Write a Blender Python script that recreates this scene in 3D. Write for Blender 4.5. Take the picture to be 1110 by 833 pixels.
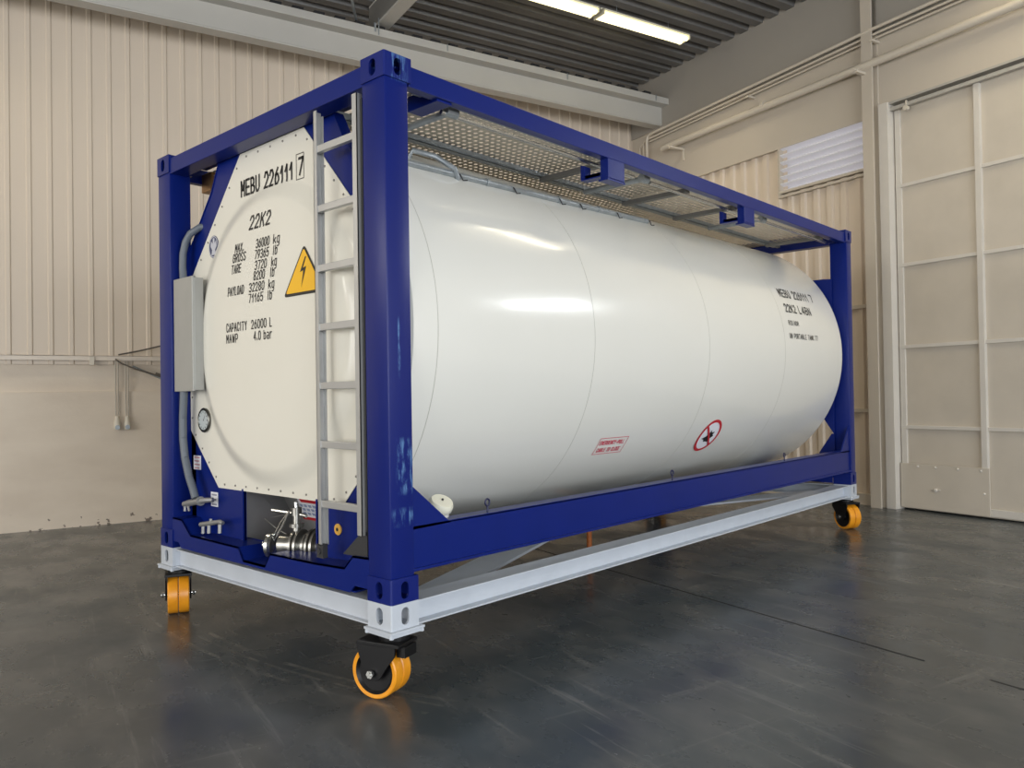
import bpy, bmesh, math, random
from mathutils import Vector, Matrix
random.seed(4)
D = bpy.data
SC = bpy.context.scene
COL = SC.collection
for o in list(D.objects): D.objects.remove(o, do_unlink=True)

# ------------------------------------------------------------------ camera
Z0 = 0.45                                   # underside of the container above the floor
cam = D.objects.new('camera', D.cameras.new('camera')); COL.objects.link(cam)
fw = Vector((-0.67577936, 0.73698528, 0.01322707)); rt = Vector((0.73681039, 0.67590785, -0.01609424))
up = rt.cross(fw).normalized()
cam.matrix_world = Matrix(((rt.x, up.x, -fw.x, 2.90004), (rt.y, up.y, -fw.y, -2.31382), (rt.z, up.z, -fw.z, 0.96997 + Z0), (0, 0, 0, 1)))
cam.data.sensor_width = 36; cam.data.lens = 857.66 / 1110 * 36
cam.data.clip_start = 0.05; cam.data.clip_end = 200
SC.camera = cam
vs = SC.view_settings
vs.view_transform = 'Standard'; vs.look = 'None'; vs.gamma = 1; vs.use_curve_mapping = False; vs.exposure = 0.0

# ------------------------------------------------------------------ room frame (turned against the container)
TH = math.radians(-16)
EX = Vector((math.cos(TH), math.sin(TH), 0)); EY = Vector((-math.sin(TH), math.cos(TH), 0))
def W(x, y, z): return EX * x + EY * y + Vector((0, 0, z))
def T_room(p): return W(*p)
def T_id(p): return Vector(p)
def T_box(p): return Vector((p[0], p[1], p[2] + Z0))    # container coordinates, z from its underside

# ------------------------------------------------------------------ light
world = D.worlds.new('world'); SC.world = world; world.use_nodes = True
bg = world.node_tree.nodes['Background']; bg.inputs[0].default_value = (0.80, 0.90, 1.0, 1); bg.inputs[1].default_value = 0.9

def area(name, loc, target, sx, sy, power, color):
    l = D.lights.new(name, 'AREA'); l.shape = 'RECTANGLE'; l.size = sx; l.size_y = sy; l.energy = power; l.color = color
    o = D.objects.new(name, l); COL.objects.link(o); o.location = loc
    o.rotation_euler = (Vector(target) - Vector(loc)).to_track_quat('-Z', 'Y').to_euler()
    return o
# daylight through the big door opening in the front wall and the high windows of the right wall
area('door_daylight', W(4.0, -10.85, 2.4), W(3.0, 0, 2.0), 11.0, 4.4, 760, (1.0, 0.96, 0.90))
area('side_door_daylight', W(11.85, 1.0, 2.4), W(0, 1.5, 1.4), 11.0, 4.2, 1080, (0.92, 0.96, 1.0))
area('front_window_daylight', W(-4.6, -10.85, 4.9), W(-4.4, 0, 2.0), 2.8, 1.6, 120, (1.0, 0.93, 0.82))

# ------------------------------------------------------------------ materials
MATS = {}
def mat(name, col, rough=0.5, metal=0.0, spec=0.5, coat=0.0, emit=None, noise=None, bump=None):
    """noise=(scale, amount, darker colour factor); bump=(scale, strength)"""
    if name in MATS: return MATS[name]
    m = D.materials.new(name); m.use_nodes = True; nt = m.node_tree; b = nt.nodes['Principled BSDF']
    b.inputs['Base Color'].default_value = (*col, 1); b.inputs['Roughness'].default_value = rough
    b.inputs['Metallic'].default_value = metal; b.inputs['Specular IOR Level'].default_value = spec
    if coat: b.inputs['Coat Weight'].default_value = coat; b.inputs['Coat Roughness'].default_value = 0.08
    if emit: b.inputs['Emission Color'].default_value = (*emit[0], 1); b.inputs['Emission Strength'].default_value = emit[1]
    g = nt.nodes.new('ShaderNodeNewGeometry')
    if noise:
        n = nt.nodes.new('ShaderNodeTexNoise'); n.inputs['Scale'].default_value = noise[0]; n.inputs['Detail'].default_value = 6
        nt.links.new(g.outputs['Position'], n.inputs['Vector'])
        r = nt.nodes.new('ShaderNodeMapRange'); r.inputs[1].default_value = 0.35; r.inputs[2].default_value = 0.7; r.inputs[4].default_value = noise[1]
        nt.links.new(n.outputs['Fac'], r.inputs[0])
        mx = nt.nodes.new('ShaderNodeMix'); mx.data_type = 'RGBA'
        mx.inputs[6].default_value = (*col, 1); mx.inputs[7].default_value = (*[c * k for c, k in zip(col, noise[2])], 1)
        nt.links.new(r.outputs[0], mx.inputs[0]); nt.links.new(mx.outputs[2], b.inputs['Base Color'])
    if bump:
        n = nt.nodes.new('ShaderNodeTexNoise'); n.inputs['Scale'].default_value = bump[0]; n.inputs['Detail'].default_value = 4
        nt.links.new(g.outputs['Position'], n.inputs['Vector'])
        bp = nt.nodes.new('ShaderNodeBump'); bp.inputs['Strength'].default_value = bump[1]; bp.inputs['Distance'].default_value = 0.01
        nt.links.new(n.outputs['Fac'], bp.inputs['Height']); nt.links.new(bp.outputs[0], b.inputs['Normal'])
    MATS[name] = m; return m

BLUE = mat('blue_paint', (0.003, 0.014, 0.160), 0.32, spec=0.25, noise=(3.0, 0.6, (0.8, 0.9, 0.85)))
WHITE = mat('tank_white', (0.80, 0.79, 0.735), 0.22, coat=0.35, noise=(1.2, 0.5, (0.97, 0.97, 0.96)))
PLATEW = mat('end_plate_white', (0.80, 0.775, 0.69), 0.25, coat=0.25, noise=(1.5, 0.5, (0.96, 0.96, 0.94)))
TROL = mat('trolley_grey_white', (0.55, 0.59, 0.65), 0.35, noise=(6, 0.6, (0.88, 0.88, 0.88)))
YEL = mat('orange_polyurethane', (0.85, 0.34, 0.015), 0.35, noise=(14, 0.6, (0.75, 0.66, 0.6)))
BLACK = mat('black_steel', (0.006, 0.006, 0.007), 0.4, spec=0.3)
ALU = mat('aluminium', (0.52, 0.52, 0.51), 0.38, metal=0.55, noise=(8, 0.5, (0.85, 0.85, 0.85)))
GALV = mat('galvanised_steel', (0.38, 0.41, 0.43), 0.4, metal=0.6, noise=(18, 0.7, (0.7, 0.72, 0.74)))
STEEL = mat('stainless_steel', (0.62, 0.62, 0.60), 0.22, metal=0.95, noise=(20, 0.5, (0.75, 0.75, 0.75)))
VALV = mat('valve_steel', (0.42, 0.41, 0.38), 0.28, metal=0.85, noise=(25, 0.8, (0.5, 0.5, 0.5)))
DULL = mat('dull_zinc', (0.30, 0.30, 0.30), 0.42, metal=0.5)
BOXG = mat('cabinet_grey', (0.40, 0.40, 0.38), 0.45, metal=0.35, noise=(10, 0.4, (0.9, 0.9, 0.9)))
CONDG = mat('grey_conduit', (0.13, 0.15, 0.18), 0.45)
INK = mat('black_lettering', (0.012, 0.012, 0.013), 0.4)
RED = mat('red_print', (0.55, 0.02, 0.03), 0.45)
PINK = mat('faded_red_print', (0.62, 0.10, 0.14), 0.5)
STICK = mat('sticker_white', (0.82, 0.82, 0.86), 0.4)
YSIGN = mat('sign_yellow', (0.90, 0.50, 0.015), 0.4)
SUMP = mat('sump_cladding_grey', (0.30, 0.30, 0.30), 0.35, metal=0.2)
RUST = mat('orange_post_paint', (0.55, 0.16, 0.03), 0.5, noise=(9, 0.8, (0.4, 0.35, 0.4)))
DARKG = mat('dark_rubber', (0.03, 0.03, 0.032), 0.6)
CABLE = mat('brown_cable', (0.10, 0.085, 0.07), 0.6)
IVORY = mat('socket_ivory', (0.62, 0.57, 0.48), 0.4)
WALLP = mat('cream_wall_paint', (0.70, 0.60, 0.49), 0.42, noise=(0.9, 0.6, (0.93, 0.93, 0.93)))
WALLB = mat('beige_beam_paint', (0.56, 0.50, 0.42), 0.5, noise=(0.8, 0.7, (0.9, 0.9, 0.9)))
GIRD = mat('grey_girder_paint', (0.50, 0.485, 0.45), 0.5, noise=(1.5, 0.6, (0.9, 0.9, 0.9)))
DOORP = mat('sliding_door_paint', (0.60, 0.54, 0.455), 0.45, noise=(2.5, 0.7, (0.88, 0.88, 0.88)))
JAMB = mat('jamb_white_paint', (0.66, 0.62, 0.56), 0.4, noise=(5, 0.5, (0.9, 0.9, 0.9)))
DECK = mat('dark_roof_deck', (0.16, 0.155, 0.15), 0.4, noise=(2, 0.7, (0.7, 0.7, 0.7)))
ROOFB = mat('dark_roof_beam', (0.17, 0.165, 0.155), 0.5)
TUBE = mat('lit_tube', (1, 1, 1), 0.4, emit=((1.0, 0.87, 0.46), 2.3))
FITT = mat('light_fitting_white', (0.8, 0.76, 0.6), 0.4)
WINL = mat('translucent_corrugated_sheet', (0.72, 0.71, 0.74), 0.25, emit=((0.88, 0.88, 1.0), 0.09))
SCRAPE = None

def plaster():
    m = mat('painted_masonry', (0.62, 0.555, 0.47), 0.6, bump=(14, 0.25)); nt = m.node_tree; b = nt.nodes['Principled BSDF']
    g = nt.nodes.new('ShaderNodeNewGeometry'); sp = nt.nodes.new('ShaderNodeSeparateXYZ'); nt.links.new(g.outputs['Position'], sp.inputs[0])
    n = nt.nodes.new('ShaderNodeTexNoise'); n.inputs['Scale'].default_value = 1.1; n.inputs['Detail'].default_value = 7
    mp = nt.nodes.new('ShaderNodeMapping'); mp.inputs['Scale'].default_value = (1, 1, 3)
    nt.links.new(g.outputs['Position'], mp.inputs[0]); nt.links.new(mp.outputs[0], n.inputs['Vector'])
    r = nt.nodes.new('ShaderNodeValToRGB'); r.color_ramp.elements[0].position = 0.3; r.color_ramp.elements[1].position = 0.72
    r.color_ramp.elements[0].color = (0.74, 0.65, 0.54, 1); r.color_ramp.elements[1].color = (0.64, 0.55, 0.45, 1)
    nt.links.new(n.outputs['Fac'], r.inputs[0])
    # chipped, dirty specks close to the floor
    n2 = nt.nodes.new('ShaderNodeTexNoise'); n2.inputs['Scale'].default_value = 13; n2.inputs['Detail'].default_value = 5
    nt.links.new(g.outputs['Position'], n2.inputs['Vector'])
    mh = nt.nodes.new('ShaderNodeMapRange'); mh.inputs[1].default_value = 0.0; mh.inputs[2].default_value = 0.30; mh.inputs[3].default_value = 0.60; mh.inputs[4].default_value = 0.80
    nt.links.new(sp.outputs[2], mh.inputs[0])
    gt = nt.nodes.new('ShaderNodeMath'); gt.operation = 'GREATER_THAN'; nt.links.new(n2.outputs['Fac'], gt.inputs[0]); nt.links.new(mh.outputs[0], gt.inputs[1])
    mx = nt.nodes.new('ShaderNodeMix'); mx.data_type = 'RGBA'; mx.inputs[7].default_value = (0.20, 0.16, 0.13, 1)
    nt.links.new(gt.outputs[0], mx.inputs[0]); nt.links.new(r.outputs[0], mx.inputs[6]); nt.links.new(mx.outputs[2], b.inputs['Base Color'])
    return m
PLASTER = plaster()

def floor_mat():
    m = D.materials.new('dark_epoxy_floor'); m.use_nodes = True; nt = m.node_tree; b = nt.nodes['Principled BSDF']
    N = nt.nodes.new; L = nt.links.new
    g = N('ShaderNodeNewGeometry')
    rot = N('ShaderNodeMapping'); rot.inputs['Rotation'].default_value = (0, 0, -TH); L(g.outputs['Position'], rot.inputs[0])
    def noise(scale, sc=(1, 1, 1), detail=7, rough=0.55, rz=0.0):
        mp = N('ShaderNodeMapping'); mp.inputs['Scale'].default_value = sc; mp.inputs['Rotation'].default_value = (0, 0, rz); L(rot.outputs[0], mp.inputs[0])
        n = N('ShaderNodeTexNoise'); n.inputs['Scale'].default_value = scale; n.inputs['Detail'].default_value = detail; n.inputs['Roughness'].default_value = rough
        L(mp.outputs[0], n.inputs['Vector']); return n.outputs['Fac']
    def ramp(src, p0, c0, p1, c1):
        r = N('ShaderNodeValToRGB'); e = r.color_ramp.elements; e[0].position = p0; e[1].position = p1
        e[0].color = (*c0, 1) if len(c0) == 3 else c0; e[1].color = (*c1, 1) if len(c1) == 3 else c1; L(src, r.inputs[0]); return r.outputs[0]
    def mix(f, a, c):
        x = N('ShaderNodeMix'); x.data_type = 'RGBA'; L(f, x.inputs[0])
        if isinstance(a, tuple): x.inputs[6].default_value = (*a, 1)
        else: L(a, x.inputs[6])
        if isinstance(c, tuple): x.inputs[7].default_value = (*c, 1)
        else: L(c, x.inputs[7])
        return x.outputs[2]
    base = ramp(noise(0.45), 0.36, (0.038, 0.054, 0.066), 0.66, (0.080, 0.084, 0.086))
    cloud = ramp(noise(1.7, (1, 1.8, 1)), 0.46, (0, 0, 0), 0.70, (0.65, 0.65, 0.65))
    col = mix(cloud, base, (0.135, 0.137, 0.135))
    # rubbed streaks in two directions
    st1 = ramp(noise(2.2, (0.35, 6, 1), 9, 0.68, 0.5), 0.58, (0, 0, 0), 0.70, (0.75, 0.75, 0.75))
    st2 = ramp(noise(2.0, (7, 0.4, 1), 9, 0.68, 0.25), 0.60, (0, 0, 0), 0.72, (0.6, 0.6, 0.6))
    col = mix(st1, col, (0.19, 0.192, 0.19)); col = mix(st2, col, (0.18, 0.183, 0.18))
    dk = ramp(noise(3.1, (1, 2, 1), 9, 0.7), 0.66, (0, 0, 0), 0.72, (0.7, 0.7, 0.7))
    col = mix(dk, col, (0.028, 0.028, 0.03))
    # curved tyre marks left by the casters
    sub = N('ShaderNodeVectorMath'); sub.operation = 'SUBTRACT'; sub.inputs[1].default_value = (-1.35, 5.02, 0); L(g.outputs['Position'], sub.inputs[0])
    ln = N('ShaderNodeVectorMath'); ln.operation = 'LENGTH'; L(sub.outputs[0], ln.inputs[0])
    sx_ = N('ShaderNodeSeparateXYZ'); L(g.outputs['Position'], sx_.inputs[0])
    def math1(op, a, c):
        x = N('ShaderNodeMath'); x.operation = op
        for i, v in enumerate((a, c)):
            if isinstance(v, (int, float)): x.inputs[i].default_value = v
            else: L(v, x.inputs[i])
        return x.outputs[0]
    tot = None
    for rad, wd in ((5.05, 0.014), (5.12, 0.010), (5.22, 0.012)):
        q = math1('LESS_THAN', math1('ABSOLUTE', math1('SUBTRACT', ln.outputs['Value'], rad), 0.0), wd)
        tot = q if tot is None else math1('MAXIMUM', tot, q)
    tot = math1('MULTIPLY', tot, math1('LESS_THAN', sx_.outputs[1], 0.6)); tot = math1('MULTIPLY', tot, math1('LESS_THAN', sx_.outputs[0], 0.2))
    wear = ramp(noise(6, (1, 1, 1), 6, 0.6), 0.42, (0, 0, 0), 0.62, (0.5, 0.5, 0.5))
    col = mix(math1('MULTIPLY', tot, wear), col, (0.20, 0.195, 0.18))
    L(col, b.inputs['Base Color'])
    rr = N('ShaderNodeMapRange'); rr.inputs[1].default_value = 0.3; rr.inputs[2].default_value = 0.75; rr.inputs[3].default_value = 0.16; rr.inputs[4].default_value = 0.42
    L(noise(1.5, (1, 1.6, 1), 8, 0.6), rr.inputs[0]); L(rr.outputs[0], b.inputs['Roughness'])
    b.inputs['Specular IOR Level'].default_value = 0.5
    bp = N('ShaderNodeBump'); bp.inputs['Strength'].default_value = 0.04; bp.inputs['Distance'].default_value = 0.01
    L(noise(5, (1, 1, 1), 5), bp.inputs['Height']); L(bp.outputs[0], b.inputs['Normal'])
    return m
FLOOR = floor_mat()

def scraped_blue():
    m = D.materials.new('scraped_blue_paint'); m.use_nodes = True; nt = m.node_tree; b = nt.nodes['Principled BSDF']; N = nt.nodes.new; L = nt.links.new
    b.inputs['Roughness'].default_value = 0.32; b.inputs['Specular IOR Level'].default_value = 0.35
    g = N('ShaderNodeNewGeometry'); sp = N('ShaderNodeSeparateXYZ'); L(g.outputs['Position'], sp.inputs[0])
    n = N('ShaderNodeTexNoise'); n.inputs['Scale'].default_value = 1; n.inputs['Detail'].default_value = 8; n.inputs['Roughness'].default_value = 0.7
    mp = N('ShaderNodeMapping'); mp.inputs['Scale'].default_value = (40, 40, 9); L(g.outputs['Position'], mp.inputs[0]); L(mp.outputs[0], n.inputs['Vector'])
    def band(axis, lo, hi, s):
        a = N('ShaderNodeMapRange'); a.inputs[1].default_value = lo - s; a.inputs[2].default_value = lo; L(sp.outputs[axis], a.inputs[0])
        c = N('ShaderNodeMapRange'); c.inputs[1].default_value = hi; c.inputs[2].default_value = hi + s; c.inputs[3].default_value = 1; c.inputs[4].default_value = 0; L(sp.outputs[axis], c.inputs[0])
        x = N('ShaderNodeMath'); x.operation = 'MULTIPLY'; L(a.outputs[0], x.inputs[0]); L(c.outputs[0], x.inputs[1]); return x.outputs[0]
    def mul(a, c):
        x = N('ShaderNodeMath'); x.operation = 'MULTIPLY'; L(a, x.inputs[0]); L(c, x.inputs[1]); return x.outputs[0]
    def mx(a, c):
        x = N('ShaderNodeMath'); x.operation = 'MAXIMUM'; L(a, x.inputs[0]); L(c, x.inputs[1]); return x.outputs[0]
    zone = mx(mx(mul(band(2, 0.98, 1.20, 0.03), band(1, 0.07, 0.13, 0.03)), mul(band(2, 0.83, 0.87, 0.03), band(1, 0.04, 0.15, 0.03))),
              mx(mul(band(2, 1.55, 1.75, 0.05), band(1, 0.07, 0.076, 0.006)), mul(mul(band(2, 2.93, 3.05, 0.02), band(1, 0.05, 0.12, 0.03)), band(0, -0.5, 5.0, 1.0))))
    th = N('ShaderNodeMapRange'); th.inputs[1].default_value = 0.48; th.inputs[2].default_value = 0.62; th.inputs[4].default_value = 0.8; L(n.outputs['Fac'], th.inputs[0])
    f = mul(zone, th.outputs[0])
    x = N('ShaderNodeMix'); x.data_type = 'RGBA'; x.inputs[6].default_value = (0.004, 0.013, 0.150, 1); x.inputs[7].default_value = (0.13, 0.27, 0.52, 1)
    L(f, x.inputs[0]); L(x.outputs[2], b.inputs['Base Color'])
    return m
SCRAPE = scraped_blue()

def perforated():
    """galvanised plank sheet pierced by a staggered pattern of round holes"""
    m = D.materials.new('perforated_walkway_sheet'); m.use_nodes = True; nt = m.node_tree; b = nt.nodes['Principled BSDF']; N = nt.nodes.new; L = nt.links.new
    b.inputs['Base Color'].default_value = (0.62, 0.56, 0.47, 1); b.inputs['Roughness'].default_value = 0.4; b.inputs['Metallic'].default_value = 0.3
    g = N('ShaderNodeNewGeometry'); sp = N('ShaderNodeSeparateXYZ'); L(g.outputs['Position'], sp.inputs[0])
    def M(op, a, c=None):
        x = N('ShaderNodeMath'); x.operation = op
        for i, v in enumerate((a, c)):
            if v is None: continue
            if isinstance(v, (int, float)): x.inputs[i].default_value = v
            else: L(v, x.inputs[i])
        return x.outputs[0]
    P = 0.050
    def dots(ox, oy):
        fx = M('SUBTRACT', M('FRACT', M('ADD', M('DIVIDE', sp.outputs[0], P), 50 + ox)), 0.5)
        fy = M('SUBTRACT', M('FRACT', M('ADD', M('DIVIDE', sp.outputs[1], P), 50 + oy)), 0.5)
        return M('SQRT', M('ADD', M('MULTIPLY', fx, fx), M('MULTIPLY', fy, fy)))
    d = dots(0, 0)
    hole = M('LESS_THAN', d, 0.26)
    tr = N('ShaderNodeBsdfTransparent'); ms = N('ShaderNodeMixShader'); L(hole, ms.inputs[0]); L(b.outputs[0], ms.inputs[1]); L(tr.outputs[0], ms.inputs[2])
    out = nt.nodes['Material Output']; L(ms.outputs[0], out.inputs[0])
    bp = N('ShaderNodeBump'); bp.inputs['Strength'].default_value = 0.5; bp.inputs['Distance'].default_value = 0.006
    L(d, bp.inputs['Height']); L(bp.outputs[0], b.inputs['Normal'])
    return m
PERF = perforated()

# ------------------------------------------------------------------ mesh helpers
class MB:
    def __init__(s, T=T_id): s.b = bmesh.new(); s.T = T
    def v(s, p): return s.b.verts.new(s.T(p))
    def f(s, vs):
        try: return s.b.faces.new(vs)
        except ValueError: return None
    def hexa(s, P):
        v = [s.v(p) for p in P]
        for q in ((0, 3, 2, 1), (4, 5, 6, 7), (0, 1, 5, 4), (1, 2, 6, 5), (2, 3, 7, 6), (3, 0, 4, 7)): s.f([v[i] for i in q])
    def box(s, x0, x1, y0, y1, z0, z1):
        s.hexa([(x0, y0, z0), (x1, y0, z0), (x1, y1, z0), (x0, y1, z0), (x0, y0, z1), (x1, y0, z1), (x1, y1, z1), (x0, y1, z1)])
    def prism(s, poly, axis, a, b):
        """poly of 2-D points in the two other axes (cyclic order x,y / x,z / y,z)"""
        def P(q, t):
            return {'x': (t, q[0], q[1]), 'y': (q[0], t, q[1]), 'z': (q[0], q[1], t)}[axis]
        A = [s.v(P(q, a)) for q in poly]; B = [s.v(P(q, b)) for q in poly]
        s.f(A[::-1]); s.f(B); n = len(poly)
        for i in range(n): s.f([A[i], A[(i + 1) % n], B[(i + 1) % n], B[i]])
    def plate(s, outer, holes, axis, a, b):
        """flat plate with holes, thickness a..b along axis"""
        def P(q, t): return {'x': (t, q[0], q[1]), 'y': (q[0], t, q[1]), 'z': (q[0], q[1], t)}[axis]
        tb = bmesh.new(); E = []
        for lp in [outer] + list(holes):
            vs = [tb.verts.new(P(q, a)) for q in lp]
            for i in range(len(vs)): E.append(tb.edges.new((vs[i], vs[(i + 1) % len(vs)])))
        n = {'x': (1, 0, 0), 'y': (0, 1, 0), 'z': (0, 0, 1)}[axis]
        bmesh.ops.triangle_fill(tb, use_beauty=True, use_dissolve=False, edges=E, normal=n)
        m1 = {}; m2 = {}; d = Vector(n) * (b - a)
        for v in tb.verts: m1[v] = s.v(tuple(v.co)); m2[v] = s.v(tuple(v.co + d))
        for f in tb.faces:
            s.f([m1[v] for v in f.verts]); s.f([m2[v] for v in reversed(f.verts)])
        for e in tb.edges:
            if len(e.link_faces) == 1:
                x, y = e.verts; s.f([m1[x], m1[y], m2[y], m2[x]])
        tb.free()
    def tube(s, pts, r, seg=10, cap=True, closed=False):
        pts = [Vector(p) for p in pts]; rings = []; n = len(pts); prev = None
        for i, p in enumerate(pts):
            if closed: t = (pts[(i + 1) % n] - pts[i - 1]).normalized()
            else: t = (pts[min(i + 1, n - 1)] - pts[max(i - 1, 0)]).normalized()
            if prev is None:
                a = Vector((0, 0, 1)) if abs(t.z) < 0.9 else Vector((1, 0, 0)); u = t.cross(a).normalized()
            else:
                u = (prev - t * prev.dot(t)).normalized()
            prev = u; w = t.cross(u); rr = r[i] if isinstance(r, (list, tuple)) else r
            rings.append([s.v(p + (u * math.cos(k * 2 * math.pi / seg) + w * math.sin(k * 2 * math.pi / seg)) * rr) for k in range(seg)])
        m = n if closed else n - 1
        for i in range(m):
            A, B = rings[i], rings[(i + 1) % n]
            for k in range(seg): s.f([A[k], A[(k + 1) % seg], B[(k + 1) % seg], B[k]])
        if cap and not closed: s.f(rings[0][::-1]); s.f(rings[-1])
    def lathe(s, prof, c, ax, seg=48, u=None):
        """prof: (radius, distance along ax)"""
        c = Vector(c); ax = Vector(ax).normalized(); a = Vector((0, 0, 1)) if abs(ax.z) < 0.9 else Vector((1, 0, 0))
        u = ax.cross(a).normalized(); w = ax.cross(u); R = []
        for r, h in prof:
            if r < 1e-6: R.append([s.v(c + ax * h)] * seg)
            else: R.append([s.v(c + ax * h + (u * math.cos(k * 2 * math.pi / seg) + w * math.sin(k * 2 * math.pi / seg)) * r) for k in range(seg)])
        for i in range(len(R) - 1):
            for k in range(seg):
                q = [R[i][k], R[i][(k + 1) % seg], R[i + 1][(k + 1) % seg], R[i + 1][k]]; o = []
                for x in q:
                    if x not in o: o.append(x)
                if len(o) > 2: s.f(o)
    def build(s, name, m, parent=None, loc=None, bevel=0.0, smooth=False, angle=35):
        b = s.b
        bmesh.ops.remove_doubles(b, verts=b.verts, dist=1e-6)
        bmesh.ops.recalc_face_normals(b, faces=b.faces)
        if bevel:
            ed = [e for e in b.edges if len(e.link_faces) == 2 and e.calc_face_angle(0) > 0.6]
            bmesh.ops.bevel(b, geom=ed, offset=bevel, segments=2, affect='EDGES', profile=0.6, clamp_overlap=True)
        org = Vector(loc) if loc is not None else (parent.get('_o') and Vector(parent['_o']) or Vector((0, 0, 0))) if parent else Vector((0, 0, 0))
        if parent is None and loc is None:
            xs = [v.co for v in b.verts]
            lo = Vector([min(c[i] for c in xs) for i in range(3)]); hi = Vector([max(c[i] for c in xs) for i in range(3)])
            org = Vector(((lo.x + hi.x) / 2, (lo.y + hi.y) / 2, lo.z))
        bmesh.ops.translate(b, verts=b.verts, vec=-org)
        me = D.meshes.new(name); b.to_mesh(me); b.free(); me.materials.append(m)
        if smooth:
            for p in me.polygons: p.use_smooth = True
            me.set_sharp_from_angle(angle=math.radians(angle))
        o = D.objects.new(name, me); COL.objects.link(o)
        if parent: o.parent = parent; o['_o'] = list(parent['_o'])
        else: o.location = org; o['_o'] = list(org)
        return o

def thing(name, label, cat, loc, group=None, kind=None):
    o = D.objects.new(name, None); COL.objects.link(o); o.location = loc; o.empty_display_size = 0.2
    o['_o'] = list(loc); tag(o, label, cat, group, kind); return o
def tag(o, label=None, cat=None, group=None, kind=None):
    if label: o['label'] = label
    if cat: o['category'] = cat
    if group: o['group'] = group
    if kind: o['kind'] = kind
    return o
def struct(mb, name, m, label=None, **k):
    o = mb.build(name, m, **k); o['kind'] = 'structure'
    if label: o['label'] = label; 
    return o

def circle(cx, cy, rx, ry=None, n=24):
    ry = ry or rx
    return [(cx + rx * math.cos(2 * math.pi * i / n), cy + ry * math.sin(2 * math.pi * i / n)) for i in range(n)]
def oval(cx, cy, w, h, n=8):
    """upright slot"""
    r = w / 2; P = []
    for i in range(n + 1): a = math.pi * i / n; P.append((cx + r * math.cos(a), cy + h / 2 - r + r * math.sin(a)))
    for i in range(n + 1): a = math.pi + math.pi * i / n; P.append((cx + r * math.cos(a), cy - h / 2 + r + r * math.sin(a)))
    return P

def gl(*strokes): return [[tuple(int(c) / 8 for c in p.split(',')) for p in st.split()] for st in strokes]
# narrow sign-writer's alphabet, 8 units wide and 8 high; each glyph is a list of strokes
GLYPH = {
 'A': gl('0,0 4,8 8,0', '1,3 7,3'), 'B': gl('0,0 0,8 5,8 7,7 7,5 5,4 0,4', '5,4 8,3 8,1 6,0 0,0'), 'C': gl('8,6 6,8 2,8 0,6 0,2 2,0 6,0 8,2'), 'D': gl('0,0 0,8 5,8 8,6 8,2 5,0 0,0'),
 'E': gl('8,0 0,0 0,8 8,8', '0,4 7,4'), 'F': gl('0,0 0,8 8,8', '0,4 7,4'), 'G': gl('8,6 6,8 2,8 0,6 0,2 2,0 6,0 8,2 8,4 5,4'), 'I': gl('4,0 4,8'), 'K': gl('0,0 0,8', '8,8 0,3', '3,5 8,0'), 'L': gl('0,8 0,0 7,0'),
 'M': gl('0,0 0,8 4,3 8,8 8,0'), 'N': gl('0,0 0,8 8,0 8,8'), 'O': gl('2,0 0,2 0,6 2,8 6,8 8,6 8,2 6,0 2,0'), 'P': gl('0,0 0,8 6,8 8,7 8,4 6,3 0,3'), 'R': gl('0,0 0,8 6,8 8,7 8,5 6,4 0,4', '4,4 8,0'),
 'S': gl('8,7 6,8 2,8 0,6 1,5 7,3 8,2 6,0 2,0 0,1'), 'T': gl('4,0 4,8', '0,8 8,8'), 'U': gl('0,8 0,2 2,0 6,0 8,2 8,8'), 'V': gl('0,8 4,0 8,8'), 'W': gl('0,8 2,0 4,6 6,0 8,8'), 'X': gl('0,0 8,8', '0,8 8,0'), 'Y': gl('0,8 4,4 8,8', '4,4 4,0'),
 '0': gl('2,0 0,2 0,6 2,8 6,8 8,6 8,2 6,0 2,0'), '1': gl('0,5 4,8 4,0'), '2': gl('0,6 2,8 6,8 8,6 8,5 0,0 8,0'), '3': gl('0,7 2,8 6,8 8,6 6,4 3,4', '6,4 8,2 6,0 2,0 0,1'), '4': gl('6,0 6,8 0,2 8,2'),
 '5': gl('8,8 1,8 0,4 5,5 8,4 8,2 6,0 2,0 0,1'), '6': gl('6,8 1,5 0,2 2,0 6,0 8,2 8,3 6,5 2,5 0,3'), '7': gl('0,8 8,8 3,0'), '8': gl('2,4 0,6 2,8 6,8 8,6 6,4 2,4 0,2 2,0 6,0 8,2 6,4'), '9': gl('2,0 7,3 8,6 6,8 2,8 0,6 0,5 2,3 6,3 8,5'),
 'k': gl('0,0 0,8', '7,5 0,2', '3,3 8,0'), 'g': gl('7,6 7,-2 5,-3 1,-3', '7,1 5,0 2,0 0,1 0,5 2,6 7,6'), 'l': gl('2,8 2,0'), 'b': gl('0,8 0,0 5,0 7,1 7,5 5,6 0,5'), 'a': gl('1,6 5,6 7,5 7,0 2,0 0,1 0,2 2,3 7,3'), 'r': gl('0,0 0,6', '0,4 3,6 6,6'),
 '.': gl('3,0 3,1'), '-': gl('1,4 7,4'), '/': gl('0,-1 8,9')}
ADV = {' ': 0.55, '.': 0.35, '1': 0.75, 'I': 0.5, 'l': 0.55}
GAP = 0.60
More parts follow.
